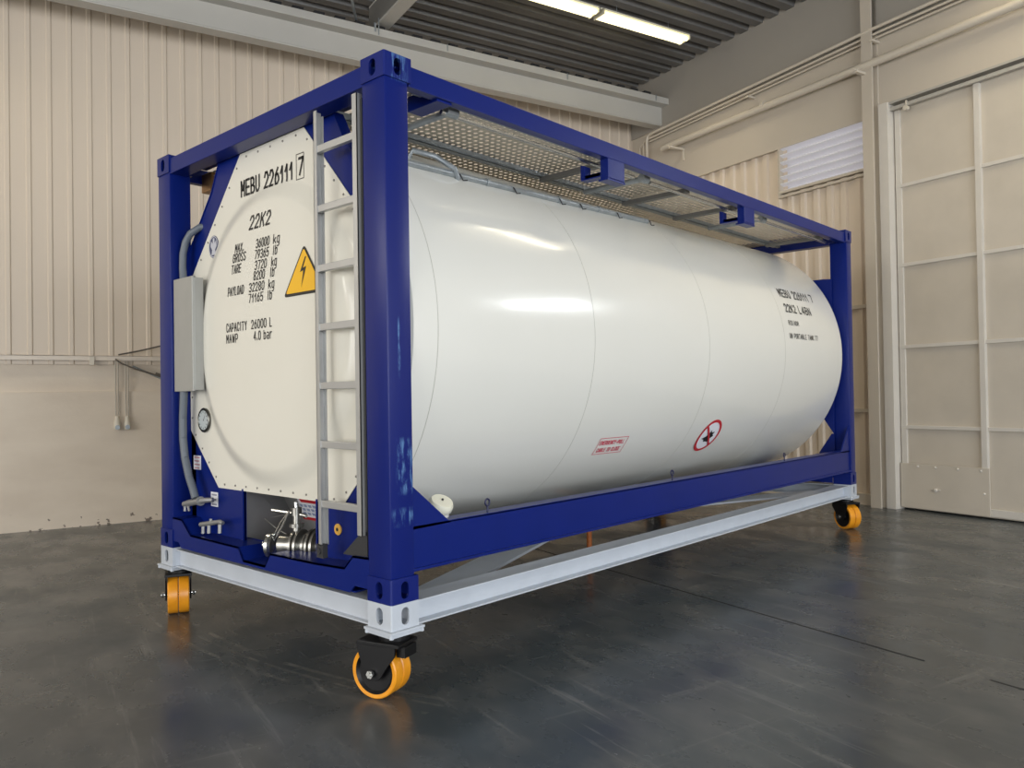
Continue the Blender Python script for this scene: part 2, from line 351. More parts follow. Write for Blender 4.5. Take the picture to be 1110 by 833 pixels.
def text_polys(txt, sw=0.11, asp=0.5):
    """stroke lettering with cap height 1; each stroke is a run of overlapping mitre-free quads"""
    V = []; F = []; x = 0.0
    for ch in txt:
        for st in GLYPH.get(ch, []):
            P = [Vector((x + p[0] * asp * (0.5 if ch in 'I.' else 1), p[1] * (1 - sw) + sw / 2)) for p in st]
            for i in range(len(P) - 1):
                a, b = P[i], P[i + 1]; d = (b - a).normalized(); n = Vector((-d.y, d.x)) * sw / 2; e = d * sw * (0.32 if 0 < i else 0.5); e2 = d * sw * (0.32 if i < len(P) - 2 else 0.5)
                k = len(V); V += [tuple(q) + (0,) for q in (a - n - e, b - n + e2, b + n + e2, a + n - e)]; F.append((k, k + 1, k + 2, k + 3))
        x += asp * (ADV.get(ch, 1.0) + GAP)
    return V, F
def cap_h(): return 1.0, 0.0
def put_text(mb, txt, x0, x1, z, h, surf, shear=0.0, bold=0.012, cut=0.0):
    """letters from x0 to x1, baseline z, cap height h, laid on a surface by surf(x, z)"""
    asp = (x1 - x0) / h / (sum(ADV.get(c, 1.0) + GAP for c in txt) - GAP)
    V, F = text_polys(txt, bold, asp); H, B = 1.0, 0.0; lo = 0.0; s = h
    tb = bmesh.new(); vv = [tb.verts.new((x0 + (a - lo) * s + shear * (c - B) / H * h, 0, z + (c - B) / H * h)) for a, c, _ in V]
    for f in F:
        try: tb.faces.new([vv[i] for i in f])
        except ValueError: pass
    if cut:
        k = math.floor((z - h) / cut)
        while k * cut < z + 2 * h:
            bmesh.ops.bisect_plane(tb, geom=tb.verts[:] + tb.edges[:] + tb.faces[:], plane_co=(0, 0, k * cut), plane_no=(0, 0, 1)); k += 1
        a, b = sorted((x0, x1)); k = math.floor((a - h) / cut)
        while k * cut < b + h:
            bmesh.ops.bisect_plane(tb, geom=tb.verts[:] + tb.edges[:] + tb.faces[:], plane_co=(k * cut, 0, 0), plane_no=(1, 0, 0)); k += 1
    m = {v: mb.v(surf(v.co.x, v.co.z)) for v in tb.verts}
    for f in tb.faces: mb.f([m[v] for v in f.verts])
    tb.free()

# =================================================================== ROOM
XL, YB, XR, YF, HC = -6.8, 7.29, 12.0, -11.0, 6.5
mb = MB(T_room); mb.box(XL - 0.3, XR + 0.3, YF - 0.3, YB + 0.5, -0.2, 0.0); struct(mb, 'floor', FLOOR)
JO = mat('floor_joint_black', (0.006, 0.006, 0.006), 0.8)
for a, b_, nm in ((-6.6, 1.01, 'trim_1'), (1.34, 9.0, 'trim_13')):
    mb = MB(T_room); mb.box(a, b_, 2.532, 2.546, -0.001, 0.0012); struct(mb, nm, JO)

# ceiling: trapezoidal roof deck, flutes along the left wall
mb = MB(T_room); pr = []; x = XL - 0.2; P = 0.262
while x < XR + 0.3:
    pr += [(x, HC), (x + 0.13, HC), (x + 0.165, HC + 0.09), (x + 0.227, HC + 0.09)]; x += P
top = [(q[0], HC + 0.14) for q in (pr[-1], pr[0])]
A = [mb.v((q[0], YF - 0.2, q[1])) for q in pr]; B = [mb.v((q[0], YB + 0.4, q[1])) for q in pr]
for i in range(len(pr) - 1): mb.f([A[i], A[i + 1], B[i + 1], B[i]])
mb.box(XL - 0.3, XR + 0.4, YF - 0.3, YB + 0.5, HC + 0.16, HC + 0.3)
struct(mb, 'ceiling', DECK)

# left wall: ribbed sheet over a masonry plinth
def rib_wall(T, a0, a1, z0, z1, pitch, rib, dep, slope, first):
    """profile running along first axis: pans at depth 0, ribs standing dep proud"""
    pts = [(a0, 0)]; k = first
    while k < a1:
        for q in ((k, 0), (k + slope, dep), (k + rib - slope, dep), (k + rib, 0)):
            if a0 < q[0] < a1: pts.append(q)
        k += pitch
    pts.append((a1, 0)); return pts
mb = MB(lambda p: W(XL + p[1], p[0], p[2]))
pts = rib_wall(None, YF, YB, 0, 0, 0.2005, 0.060, 0.013, 0.012, -0.827 - 50 * 0.2005)
for i in range(len(pts) - 1):
    a, b_ = pts[i], pts[i + 1]; v = [mb.v((a[0], a[1], 1.84)), mb.v((b_[0], b_[1], 1.84)), mb.v((b_[0], b_[1], HC + 0.2)), mb.v((a[0], a[1], HC + 0.2))]; mb.f(v)
mb.box(YF, YB, -0.3, -0.01, 1.84, HC + 0.3)
struct(mb, 'wall_left', WALLP)
mb = MB(T_room); mb.box(XL - 0.3, XL - 0.03, YF, YB + 0.3, -0.1, 1.86); mb.box(XL - 0.05, XL + 0.005, YF, YB + 0.0, -0.1, 1.53)
struct(mb, 'wall_left', PLASTER, bevel=0.004)
mb = MB(T_room); mb.box(XL + 0.024, XL + 0.06, YF, YB, 1.885, 1.94); mb.box(XL - 0.03, XL + 0.06, YF, YB, 1.932, 1.94)
struct(mb, 'trim_2', mat('ledge_cream_paint', (0.70, 0.62, 0.53), 0.4))
mb = MB(T_room); mb.box(XL + 0.055, XL + 0.085, -0.825, -0.775, 1.83, 1.93); mb.box(XL - 0.02, XL + 0.06, -0.815, -0.785, 1.84, 1.86)
struct(mb, 'trim_3', IVORY, bevel=0.003)
# tie rod brace and loose cables below the ledge
mb = MB(T_room); mb.box(XL + 0.01, XL + 0.03, -0.40, -0.36, 1.87, 1.89)
mb.b.free()
mb = MB(T_room); mb.tube([(XL + 0.05, -0.38, 1.82), (XL + 0.05, 0.2, 1.55), (XL + 0.05, 0.9, 1.2)], 0.012, 8)
tag(mb.build('tie_rod', GALV, smooth=True), 'thin grey slanting rod below the ledge of the left wall', 'rod')
for pts_, lab in (([(-0.53, 1.95), (-0.3, 2.0), (0.0, 2.08), (0.5, 2.22), (1.0, 2.36)], 'dark cable rising along the ribbed sheet above the ledge'),
                  ([(-0.56, 1.90), (-0.5, 1.85), (-0.35, 1.78), (-0.1, 1.70), (0.2, 1.62), (0.6, 1.56), (1.0, 1.54)], 'dark cable drooping below the ledge behind the blue post')):
    mb = MB(T_room); mb.tube([(XL + 0.085 + 0.03 * i, q[0], q[1]) for i, q in enumerate(pts_)], 0.009, 8)
    if 'droop' in lab: mb.tube([(XL + 0.16, -0.15, 1.727), (XL + 0.17, -0.07, 1.70)], 0.02, 8)
    tag(mb.build('cable', CABLE, smooth=True), lab, 'cable')
# two sockets hanging on their conduits
for y, lab in ((-0.545, 'ivory industrial socket on a thin conduit, left one of the pair'), (-0.44, 'ivory industrial socket on a thin conduit, right one of the pair')):
    th_ = thing('industrial_socket', lab + ' on the left wall', 'socket', W(XL, y, 1.08), 'sockets on the left wall')
    mb = MB(T_room); mb.lathe([(0, 0), (0.032, 0), (0.036, 0.02), (0.036, 0.08), (0.026, 0.10), (0.022, 0.15), (0.012, 0.16), (0, 0.16)], (XL + 0.05, y, 1.085), (0, 0, 1), 16)
    mb.box(XL, XL + 0.06, y - 0.026, y + 0.026, 1.10, 1.19); mb.build('socket_body', IVORY, th_, smooth=True)
    mb = MB(T_room); mb.lathe([(0, 0), (0.026, 0), (0.026, 0.02), (0, 0.02)], (XL + 0.083, y, 1.115), (1, 0, 0), 14); mb.build('socket_cover', GALV, th_)
    mb = MB(T_room)
    mb.tube([(XL + 0.035, y - 0.012, 1.24), (XL + 0.035, y - 0.012, 1.88)], 0.007, 8); mb.tube([(XL + 0.035, y + 0.014, 1.24), (XL + 0.035, y + 0.014, 1.88)], 0.007, 8)
    mb.build('conduit', mat('old_conduit', (0.46, 0.42, 0.36), 0.5), th_, smooth=True)

# girder along the left wall under the roof
mb = MB(T_room)
GY = YB - 0.01
mb.box(-6.10, -6.05, YF, GY, 5.70, 6.0)
mb.box(-6.24, -6.06, YF, GY, 5.685, 5.71)
mb.box(-6.24, -5.885, YF, GY, 5.975, 6.075)
mb.box(-6.24, -6.20, YF, GY, 5.70, 6.0)
struct(mb, 'trim_4', GIRD, bevel=0.006)
mb = MB(T_room); x = YF
while x < GY - 0.3: mb.box(-6.10, -5.93, x, x + 0.13, 6.075, 6.13); x += 0.262
struct(mb, 'trim_5', mat('foam_closure_black', (0.02, 0.02, 0.022), 0.9))
mb = MB(T_room)
for y in (0.55, 2.38, 3.35, 5.3, 7.0): mb.box(-5.886, -5.876, y, y + 0.012, 5.99, 6.2 if y == 2.38 else 6.08)
mb.tube([(-5.885, 2.34, 6.02), (-5.875, 2.34, 6.12), (-5.90, 2.34, 6.14), (-5.90, 2.34, 6.05)], 0.012, 8)
struct(mb, 'trim_6', GALV)
# roof cross beam
mb = MB(T_room); mb.box(-6.22, XR, 2.395, 2.575, 6.15, 6.175); mb.box(-6.22, XR, 2.47, 2.50, 6.175, 6.49); mb.box(-6.22, XR, 2.395, 2.575, 6.465, 6.49)
struct(mb, 'trim_7', GIRD)
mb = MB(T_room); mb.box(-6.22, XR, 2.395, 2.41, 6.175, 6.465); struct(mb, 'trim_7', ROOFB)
for y in (-3.0, -8.4):
    mb = MB(T_room); mb.box(-6.22, XR, y, y + 0.18, 6.15, 6.49); struct(mb, 'trim_7', GIRD)
mb = MB(T_room); mb.tube([(-6.1, 2.18, 6.16), (-4.6, 1.4, 6.45)], 0.018, 8); struct(mb, 'trim_8', GALV)

# back wall
mb = MB(lambda p: W(p[0], YB + 0.07 - p[1], p[2]))
pts = rib_wall(None, XL, -2.3, 0, 0, 0.2035, 0.10, 0.030, 0.018, -6.75)
for i in range(len(pts) - 1):
    a, b_ = pts[i], pts[i + 1]
    for z0, z1 in ((0.13, 4.11), (4.11, 4.75)):
        if z0 > 4 and a[0] > -3.80: continue
        mb.f([mb.v((a[0], a[1], z0)), mb.v((b_[0], b_[1], z0)), mb.v((b_[0], b_[1], z1)), mb.v((a[0], a[1], z1))])
struct(mb, 'wall_back', WALLP)
mb = MB(T_room)
mb.box(XL - 0.3, XR + 0.3, YB, YB + 0.4, 4.79, 5.66); mb.box(XL, -2.2, YB, YB + 0.4, 4.69, 4.79); mb.box(XL - 0.3, XR + 0.3, YB + 0.2, YB + 0.5, -0.1, 4.9)
mb.box(XL, -2.25, YB - 0.0, YB + 0.2, -0.05, 0.135); mb.box(0.77, XR + 0.3, YB, YB + 0.4, -0.1, 4.9)
struct(mb, 'wall_back', WALLB)
mb = MB(T_room)
for z in (1.13, 2.41): mb.box(XL, -2.4, YB + 0.03, YB + 0.06, z, z + 0.045)
struct(mb, 'trim_9', WALLB)
mb = MB(T_room); mb.box(XL - 0.3, XR + 0.3, YB - 0.02, YB + 0.4, 5.66, HC + 0.3); struct(mb, 'trim_14', mat('upper_back_wall_grey', (0.34, 0.315, 0.28), 0.55, noise=(0.8, 0.6, (0.92, 0.92, 0.92))))  # darker grey band across the top of the back wall
# window of lit corrugated sheet
mb = MB(T_room)
mb.box(-3.80, -3.765, YB - 0.005, YB + 0.08, 4.05, 4.69); mb.box(-3.80, -2.40, YB - 0.012, YB + 0.08, 4.075, 4.11); mb.box(-3.80, -2.40, YB - 0.004, YB + 0.08, 4.02, 4.05)
wn = struct(mb, 'window_1', WALLB, bevel=0.003)
mb = MB(T_room); n = 96
prof = []
for i in range(n + 1):
    z = 4.11 + (4.69 - 4.11) * i / n; prof.append((YB + 0.055 - 0.052 * math.cos((z - 4.11) / 0.098 * 2 * math.pi), z))
for i in range(n):
    (y0, z0), (y1, z1) = prof[i], prof[i + 1]; mb.f([mb.v((-3.765, y0, z0)), mb.v((-2.40, y0, z0)), mb.v((-2.40, y1, z1)), mb.v((-3.765, y1, z1))])
mb.build('corrugated_pane', WINL, wn, smooth=True, angle=80)
mb = MB(T_room)
mb.box(1.25, 2.75, YB - 0.03, YB + 0.01, 3.52, 3.58); mb.box(1.25, 2.75, YB - 0.03, YB + 0.01, 4.10, 4.16); mb.box(1.25, 1.31, YB - 0.03, YB + 0.01, 3.58, 4.10); mb.box(2.69, 2.75, YB - 0.03, YB + 0.01, 3.58, 4.10); mb.box(1.98, 2.02, YB - 0.03, YB + 0.01, 3.58, 4.10)
w2 = struct(mb, 'window_2', WALLB)
mb = MB(T_room); mb.box(1.31, 2.69, YB - 0.015, YB - 0.005, 3.58, 4.10); mb.build('window_pane', mat('bright_window_pane', (0.8, 0.8, 0.8), 0.3, emit=((0.92, 0.96, 1.0), 20.0)), w2)
# column beside the door
mb = MB(T_room)
mb.box(-2.43, -2.29, YB - 0.13, YB - 0.11, 0, HC - 0.02); mb.box(-2.375, -2.345, YB - 0.11, YB + 0.0, 0, HC - 0.02); mb.box(-2.43, -2.29, YB - 0.02, YB + 0.02, 0, HC - 0.02)
struct(mb, 'trim_10', WALLB, bevel=0.003)
mb = MB(T_room); mb.box(-2.275, -2.155, YB - 0.05, YB + 0.12, 0, 4.80)
struct(mb, 'trim_11', JAMB, bevel=0.004)
mb = MB(T_room)
mb.box(-2.155, 0.92, YB - 0.02, YB + 0.14, 4.775, 4.80); mb.box(-2.155, 0.92, YB + 0.0, YB + 0.05, 4.70, 4.74)
mb.box(0.77, 0.92, YB - 0.05, YB + 0.12, 0, 4.80)
struct(mb, 'trim_12', mat('door_track_grey', (0.42, 0.40, 0.36), 0.45))
# sliding door
door = thing('door_1', 'tall cream sliding door of flat panels with raised rails', 'door', W(-0.2, YB + 0.07, 0), kind='structure')
mb = MB(T_room); mb.box(-2.145, 0.74, YB + 0.085, YB + 0.11, 0.015, 4.76); mb.build('door_panel', DOORP, door)
mb = MB(T_room)
yf = YB + 0.04
for x in (-1.215, -0.29): mb.box(x, x + 0.06, yf, YB + 0.09, 0.03, 4.70)
mb.box(-2.14, -2.075, yf + 0.02, YB + 0.09, 0.03, 4.70); mb.box(0.68, 0.74, yf, YB + 0.09, 0.03, 4.70)
for z in (0.965, 1.905, 2.865, 3.80): mb.box(-2.14, 0.74, yf + 0.015, YB + 0.09, z - 0.02, z + 0.02)
mb.box(-2.14, 0.74, yf + 0.015, YB + 0.09, 0.03, 0.11)
mb.build('door_frame', JAMB, door, bevel=0.003)
mb = MB(T_room); mb.box(-2.14, -1.135, yf - 0.01, yf + 0.01, 0.03, 0.545); kp = mb.build('kick_plate', DOORP, door, bevel=0.002)
mb = MB(T_room)
for x, z in ((-1.93, 0.515), (-1.72, 0.515), (-1.47, 0.515), (-1.22, 0.515), (-1.19, 0.27)): mb.lathe([(0.014, 0), (0.01, 0.012), (0, 0.014)], (x, yf - 0.01, z), (0, -1, 0), 10)
mb.lathe([(0.02, 0), (0.02, 0.02), (0, 0.025)], (-1.72, yf - 0.01, 0.26), (0, -1, 0), 10); mb.box(-1.77, -1.67, yf - 0.018, yf - 0.01, 0.258, 0.272)
mb.build('bolt', JAMB, kp)
mb = MB(T_room); mb.lathe([(0, 0), (0.028, 0), (0.028, 0.05), (0, 0.05)], (-1.95, YB - 0.03, 4.67), (0, 1, 0), 16); mb.box(-1.957, -1.943, YB - 0.01, YB + 0.02, 4.68, 4.76)
mb.build('track_roller', IVORY, door, smooth=True)

# pipes along the back wall
PIPEM = mat('cream_pipe_paint', (0.62, 0.56, 0.47), 0.4)
YP = YB - 0.11
mb = MB(T_room); mb.tube([(-5.95, YP, 5.27), (-5.85, YP, 5.285), (2, YP, 5.32), (XR - 0.1, YP, 5.32)], 0.048, 16)
for x in (-3.95, -0.6, 3): mb.tube([(x, YP, 5.32), (x + 0.05, YP, 5.32)], 0.058, 16)
tag(mb.build('pipe', PIPEM, smooth=True), 'thick cream pipe running along the back wall above the door', 'pipe')
for k, (dz, r) in enumerate(((0.0, 0.02), (-0.055, 0.014), (-0.095, 0.012))):
    mb = MB(T_room); yy = YB - 0.06 - 0.05 * (2 - k) * 0.6; xe = -6.30 - 0.12 * k
    mb.tube([(xe, yy, 5.0), (xe, yy, 5.50 + dz * .5), (xe + 0.02, yy, 5.56 + dz), (xe + 0.08, yy, 5.59 + dz), (-2.2, yy, 5.70 + dz), (XR - 0.1, yy, 5.75 + dz)], r, 10)
    tag(mb.build('conduit', PIPEM, smooth=True), ('cream conduit along the back wall, uppermost and thickest of three', 'cream conduit along the back wall, middle one of three',
        'thin cream conduit along the back wall, lowest of three')[k], 'conduit', 'conduits high on the back wall')
for x, z, lab in ((-5.62, 5.195, 'cream steel pipe bracket near the room corner'), (-2.42, 5.215, 'cream steel pipe bracket across the column'), (-2.30, 5.57, 'small cream conduit bracket on the column'), (-4.2, 5.53, 'small cream conduit bracket left of the column')):
    mb = MB(T_room); big = z < 5.4
    if big:
        mb.box(x, x + 0.05, YB - 0.30, YB, z - 0.03, z); mb.box(x, x + 0.008, YB - 0.30, YB, z - 0.03, z + 0.02); mb.box(x + .01, x + .04, YB - 0.02, YB, z - .18, z)
    else: mb.box(x, x + 0.04, YB - 0.15, YB, z - 0.025, z)
    tag(mb.build('pipe_bracket', PIPEM, bevel=0.002), lab, 'bracket')

# walls the photo does not show, with the openings the daylight comes through
FW = mat('far_wall_paint', (0.50, 0.46, 0.40), 0.6)
mb = MB(T_room)
for b_ in ((XL - 0.3, -6.0, 0, HC), (-6.0, -3.2, 0, 4.1), (-6.0, -3.2, 5.7, HC), (-3.2, -1.6, 0, HC), (-1.6, 9.6, 4.65, HC), (9.6, XR + 0.3, 0, HC)): mb.box(b_[0], b_[1], YF - 0.3, YF, b_[2], b_[3] + 0.1)
struct(mb, 'wall_front', FW)
mb = MB(T_room)
for b_ in ((YF, -4.5, 0, HC), (-4.5, 6.5, 0, 0.2), (-4.5, 6.5, 4.6, HC), (6.5, YB + 0.4, 0, HC)): mb.box(XR, XR + 0.3, b_[0], b_[1], b_[2], b_[3] + 0.1)
struct(mb, 'wall_right', FW)

# ceiling lights: twin rows of fluorescent tubes
def tube_light(x, y, label, z=6.3, grp='fluorescent lights under the roof'):
    t = thing('fluorescent_light', label, 'ceiling light', W(x, y, z), grp)
    mb = MB(T_room); mb.box(x - 0.11, x + 0.11, y, y + 1.5, z + 0.03, z + 0.05); mb.box(x - 0.04, x + 0.04, y, y + 1.5, z + 0.05, z + 0.09)
    mb.box(x - 0.11, x + 0.11, y, y + 0.015, z - 0.02, z + 0.05); mb.box(x - 0.11, x + 0.11, y + 1.485, y + 1.5, z - 0.02, z + 0.05)
    mb.build('housing', FITT, t)
    for dx in (-0.055, 0.055):
        mb = MB(T_room); mb.tube([(x + dx, y + 0.02, z), (x + dx, y + 1.48, z)], 0.03, 12); mb.build('tube', TUBE, t, smooth=True)
    for yy in (y + 0.3, y + 1.2):
        mb = MB(T_room); mb.tube([(x, yy, z + 0.09), (x, yy, HC - 0.003)], 0.004, 6); mb.build('suspension_wire', GALV, t)
    la = area('lamp_glow', W(x, y + 0.75, z - 0.04), W(x, y + 0.75, 0), 0.18, 1.4, 20, (1.0, 0.88, 0.66)); la.data.spread = math.radians(130); la.rotation_euler = (0, 0, TH)
    return t
tube_light(-4.61, 4.90, 'lit fluorescent ceiling light, the one nearer the back wall')
tube_light(-4.61, 3.33, 'lit fluorescent ceiling light cut by the top edge of the photo')
for i, (x, y) in enumerate(((-4.61, -3.0), (0.5, -4.2), (-0.50, 3.70), (-0.50, 5.25), (6.0, 0.0), (6.0, -5.0))):
    tube_light(x, y, 'lit fluorescent ceiling light over the open floor', grp='fluorescent lights over the open floor')

# =================================================================== CONTAINER
CW, CL, CH = 2.438, 6.058, 2.591
CX = -CW / 2
tank = thing('tank_container', 'white cylindrical tank in a blue steel frame with ladder, resting on a grey wheeled trolley', 'tank container', (CX, CL / 2, Z0))
YPL = 0.13                      # face of the end plate
RT, ZC = 1.205, 1.32            # tank radius and axis height
def BX(): return MB(T_box)

# corner castings (hollow, slotted) and posts
def casting(cx, cy, z0, m, parent, h=0.118, sx=1, sy=1, name='corner_casting', label=None):
    """cx, cy: outer corner; sx, sy: direction inwards"""
    mb = BX(); x0, x1 = sorted((cx, cx + sx * 0.178)); y0, y1 = sorted((cy, cy + sy * 0.166)); t = 0.014; r = 0.008
    LX, LY = 0.178, 0.166; arc = math.pi / 2 * r; u1 = LX - r; u2 = u1 + arc; u3 = u2 + LY - r
    def fold(u, d, z):
        """u runs along the end face from its inner edge, round the corner and along the side face; d is depth inwards"""
        if u <= u1: px, py = LX - u, d
        elif u >= u2: px, py = d, r + (u - u2)
        else: a_ = (u - u1) / r; px, py = r - (r - d) * math.sin(a_), r - (r - d) * math.cos(a_)
        return mb.v((cx + sx * px, cy + sy * py, z))
    tb = bmesh.new(); E = []
    for lp in ([(0, z0), (u3, z0), (u3, z0 + h), (0, z0 + h)], oval(LX / 2, z0 + h / 2, 0.05, 0.08), oval(u2 - r + LY / 2, z0 + h / 2, 0.046, 0.082)):
        vs_ = [tb.verts.new((p[0], 0, p[1])) for p in lp]
        for i in range(len(vs_)): E.append(tb.edges.new((vs_[i], vs_[(i + 1) % len(vs_)])))
    bmesh.ops.triangle_fill(tb, use_beauty=True, use_dissolve=False, edges=E, normal=(0, 1, 0))
    for k in range(5): bmesh.ops.bisect_plane(tb, geom=tb.verts[:] + tb.edges[:] + tb.faces[:], plane_co=(u1 + (u2 - u1) * k / 4, 0, 0), plane_no=(1, 0, 0))
    m1 = {v: fold(v.co.x, 0.0, v.co.z) for v in tb.verts}; m2 = {v: fold(v.co.x, t if not (u1 < v.co.x < u2) else r * 0.9, v.co.z) for v in tb.verts if True}
    for f in tb.faces: mb.f([m1[v] for v in f.verts]); mb.f([m2[v] for v in reversed(f.verts)])
    for e in tb.edges:
        if len(e.link_faces) == 1: x_, y_ = e.verts; mb.f([m1[x_], m1[y_], m2[y_], m2[x_]])
    tb.free()
    def bx2(a0, a1, b0, b1, c0, c1): mb.box(*sorted((cx + sx * a0, cx + sx * a1)), *sorted((cy + sy * b0, cy + sy * b1)), c0, c1)
    bx2(0.0150, LX - 0.001, LY - 0.009, LY - 0.001, z0 + 0.001, z0 + h - 0.001); bx2(LX - 0.009, LX - 0.001, 0.0150, LY - 0.010, z0 + 0.001, z0 + h - 0.001)
    for za in (z0 + 0.0005, z0 + h - t - 0.0005):
        q0, q1 = sorted((cx + sx * 0.004, cx + sx * (LX - 0.002))); w0, w1 = sorted((cy + sy * 0.004, cy + sy * (LY - 0.002)))
        mb.plate([(q0, w0), (q1, w0), (q1, w1), (q0, w1)], [circle((x0 + x1) / 2, (y0 + y1) / 2, 0.04, 0.03, 16)], 'z', za, za + t)
    o = mb.build(name, m, parent, smooth=True, angle=40)
    if label: o['label'] = label
    return o
for cx, sx in ((0, -1), (-CW, 1)):
    for cy, sy in ((0, 1), (CL, -1)):
        for z in (0.0, CH - 0.118):
            mm = SCRAPE if (cx == 0 and cy == 0) else BLUE
            casting(cx, cy, z, mm, tank, sx=sx, sy=sy)
        # posts
        x0, x1 = sorted((cx + sx * 0.006, cx + sx * 0.178)); y0, y1 = sorted((cy + sy * 0.006, cy + sy * (0.148 if cy == 0 else 0.13)))
        mb = BX(); mb.box(x0, x1, y0, y1, 0.116, CH - 0.116); mb.build('corner_post', SCRAPE if (cx == 0 and cy == 0) else BLUE, tank, bevel=0.008, smooth=True)

# side rails, top and bottom
for sgn, cx in ((-1, 0.0), (1, -CW)):
    a, b_ = sorted((cx + sgn * 0.012, cx + sgn * 0.072))
    mb = BX(); mb.box(a, b_, 0.16, CL - 0.12, 2.462, 2.562)
    mb.build('top_side_rail', BLUE, tank, bevel=0.005)
    mb = BX()
    xo = cx + sgn * 0.02
    a, b_ = sorted((xo, xo + sgn * 0.010)); mb.box(a, b_, 0.14, CL - 0.12, 0.135, 0.345)
    a, b_ = sorted((xo, xo + sgn * 0.10)); mb.box(a, b_, 0.14, CL - 0.12, 0.335, 0.347)
    a, b_ = sorted((xo - sgn * 0.014, xo + sgn * 0.10)); mb.box(a, b_, 0.14, CL - 0.12, 0.132, 0.146)
    mb.build('bottom_side_rail', BLUE, tank, bevel=0.002)
    a, b_ = sorted((xo, xo + sgn * 0.012))
    mb = BX(); mb.prism([(0.145, 0.33), (0.40, 0.335), (0.145, 0.545)], 'x', a, b_); mb.build('gusset', BLUE, tank)
    mb = BX(); mb.prism([(CL - 0.125, 0.33), (CL - 0.36, 0.335), (CL - 0.125, 0.60)], 'x', a, b_); mb.build('gusset', BLUE, tank)
# eye hooks standing on the bottom rail
for y in (0.69, 2.55, 4.42):
    mb = BX(); xx = -0.045
    mb.tube([(xx, y, 0.34), (xx, y, 0.385)], 0.005, 8)
    mb.tube([(xx, y + 0.016 * math.sin(a * math.pi / 8), 0.40 - 0.018 * math.cos(a * math.pi / 8)) for a in range(16)], 0.005, 8, closed=True)
    mb.build('eye_hook', mat('dark_blue_hook', (0.01, 0.012, 0.06), 0.4), tank, smooth=True)

# end frames: top rail, bottom rail, octagonal ring plates
for cy, s in ((0.0, 1), (CL, -1)):
    def Y(d): return cy + s * d
    mb = BX(); a, b_ = sorted((Y(0.008), Y(0.118))); mb.box(-CW + 0.16, -0.16, a, b_, 2.463, 2.565)
    a, b_ = sorted((Y(0.118), Y(0.30))); mb.box(-CW + 0.10, -0.06, a, b_, 2.553, 2.565)
    mb.build('top_end_rail', BLUE, tank, bevel=0.005)
    prof = [(-CW + 0.17, 0.045), (-CW + 0.25, 0.045), (-CW + 0.29, 0.012), (-0.33, 0.012), (-0.29, 0.05), (-0.17, 0.05), (-0.17, 0.20), (-0.30, 0.195), (-0.37, 0.128), (-0.62, 0.118),
            (-1.06, 0.112), (-1.12, 0.035), (-1.36, 0.035), (-1.415, 0.106), (-2.02, 0.110), (-2.14, 0.198), (-CW + 0.17, 0.20)]
    a, b_ = sorted((Y(0.006), Y(0.018)))
    mb = BX(); mb.plate(prof, [], 'y', a, b_)
    a, b_ = sorted((Y(0.006), Y(0.20)))
    for p, q in zip(prof[6:], prof[7:]):
        mb.hexa([(p[0], a, p[1] - 0.010), (q[0], a, q[1] - 0.010), (q[0], b_, q[1] - 0.010), (p[0], b_, p[1] - 0.010), (p[0], a, p[1]), (q[0], a, q[1]), (q[0], b_, q[1]), (p[0], b_, p[1])])
    mb.box(-CW + 0.17, -0.17, *sorted((Y(0.19), Y(0.20))), 0.012, 0.11)
    mb.box(-2.14, -0.30, *sorted((Y(0.018), Y(0.20))), 0.012, 0.020)
    mb.build('bottom_end_rail', BLUE, tank)
    # ring plate behind the white octagon: full lower panels, slanted upper braces
    yr0, yr1 = sorted((Y(YPL + 0.006), Y(YPL + 0.016)))
    for m_ in (1, -1):
        def X(x): return CX + m_ * x           # x measured from the centre line
        if s < 0:
            mb = BX(); mb.plate([(X(1.06), 0.50), (X(1.06), 2.105), (X(0.975), 2.112), (X(0.55), 2.112), (X(0.80), 0.90)], [], 'y', yr0, yr1); mb.build('side_panel', BLUE, tank)
            mb = BX(); mb.plate([(X(1.06), 0.10), (X(1.06), 0.512), (X(1.03), 0.515), (X(0.90), 0.32), (X(0.86), 0.10)], [], 'y', yr0, yr1); mb.build('lower_panel', BLUE, tank)
            continue
        band = [(X(0.30), 2.475), (X(0.62), 2.475), (X(0.72), 2.30), (X(0.98), 2.02), (X(1.07), 1.93), (X(1.07), 0.10), (X(0.98), 0.10), (X(0.98), 1.62), (X(0.32), 2.30)]
        mb = BX(); mb.plate(band, [], 'y', yr0, yr1)
        a, b_ = sorted((Y(YPL), Y(YPL + 0.07)))
        for p, q in ((band[1], band[2]), (band[2], band[3]), (band[3], band[4])):
            mb.hexa([(p[0], a, p[1]), (q[0], a, q[1]), (q[0], b_, q[1]), (p[0], b_, p[1]), (p[0], a, p[1] + 0.01), (q[0], a, q[1] + 0.01), (q[0], b_, q[1] + 0.01), (p[0], b_, p[1] + 0.01)])
        mb.build('diagonal_brace', BLUE, tank)
        xi = 0.355 if m_ < 0 else 0.425
        mb = BX(); mb.plate([(X(xi), 0.10), (X(1.06), 0.10), (X(1.06), 1.0), (X(0.99), 0.95), (X(xi), 0.47)], [], 'y', yr0, yr1)
        a, b_ = sorted((X(xi), X(xi + 0.012))); ya, yb = sorted((Y(YPL - 0.005), Y(YPL + 0.02))); mb.box(a, b_, ya, yb, 0.10, 0.42)
        mb.build('lower_panel', BLUE, tank)

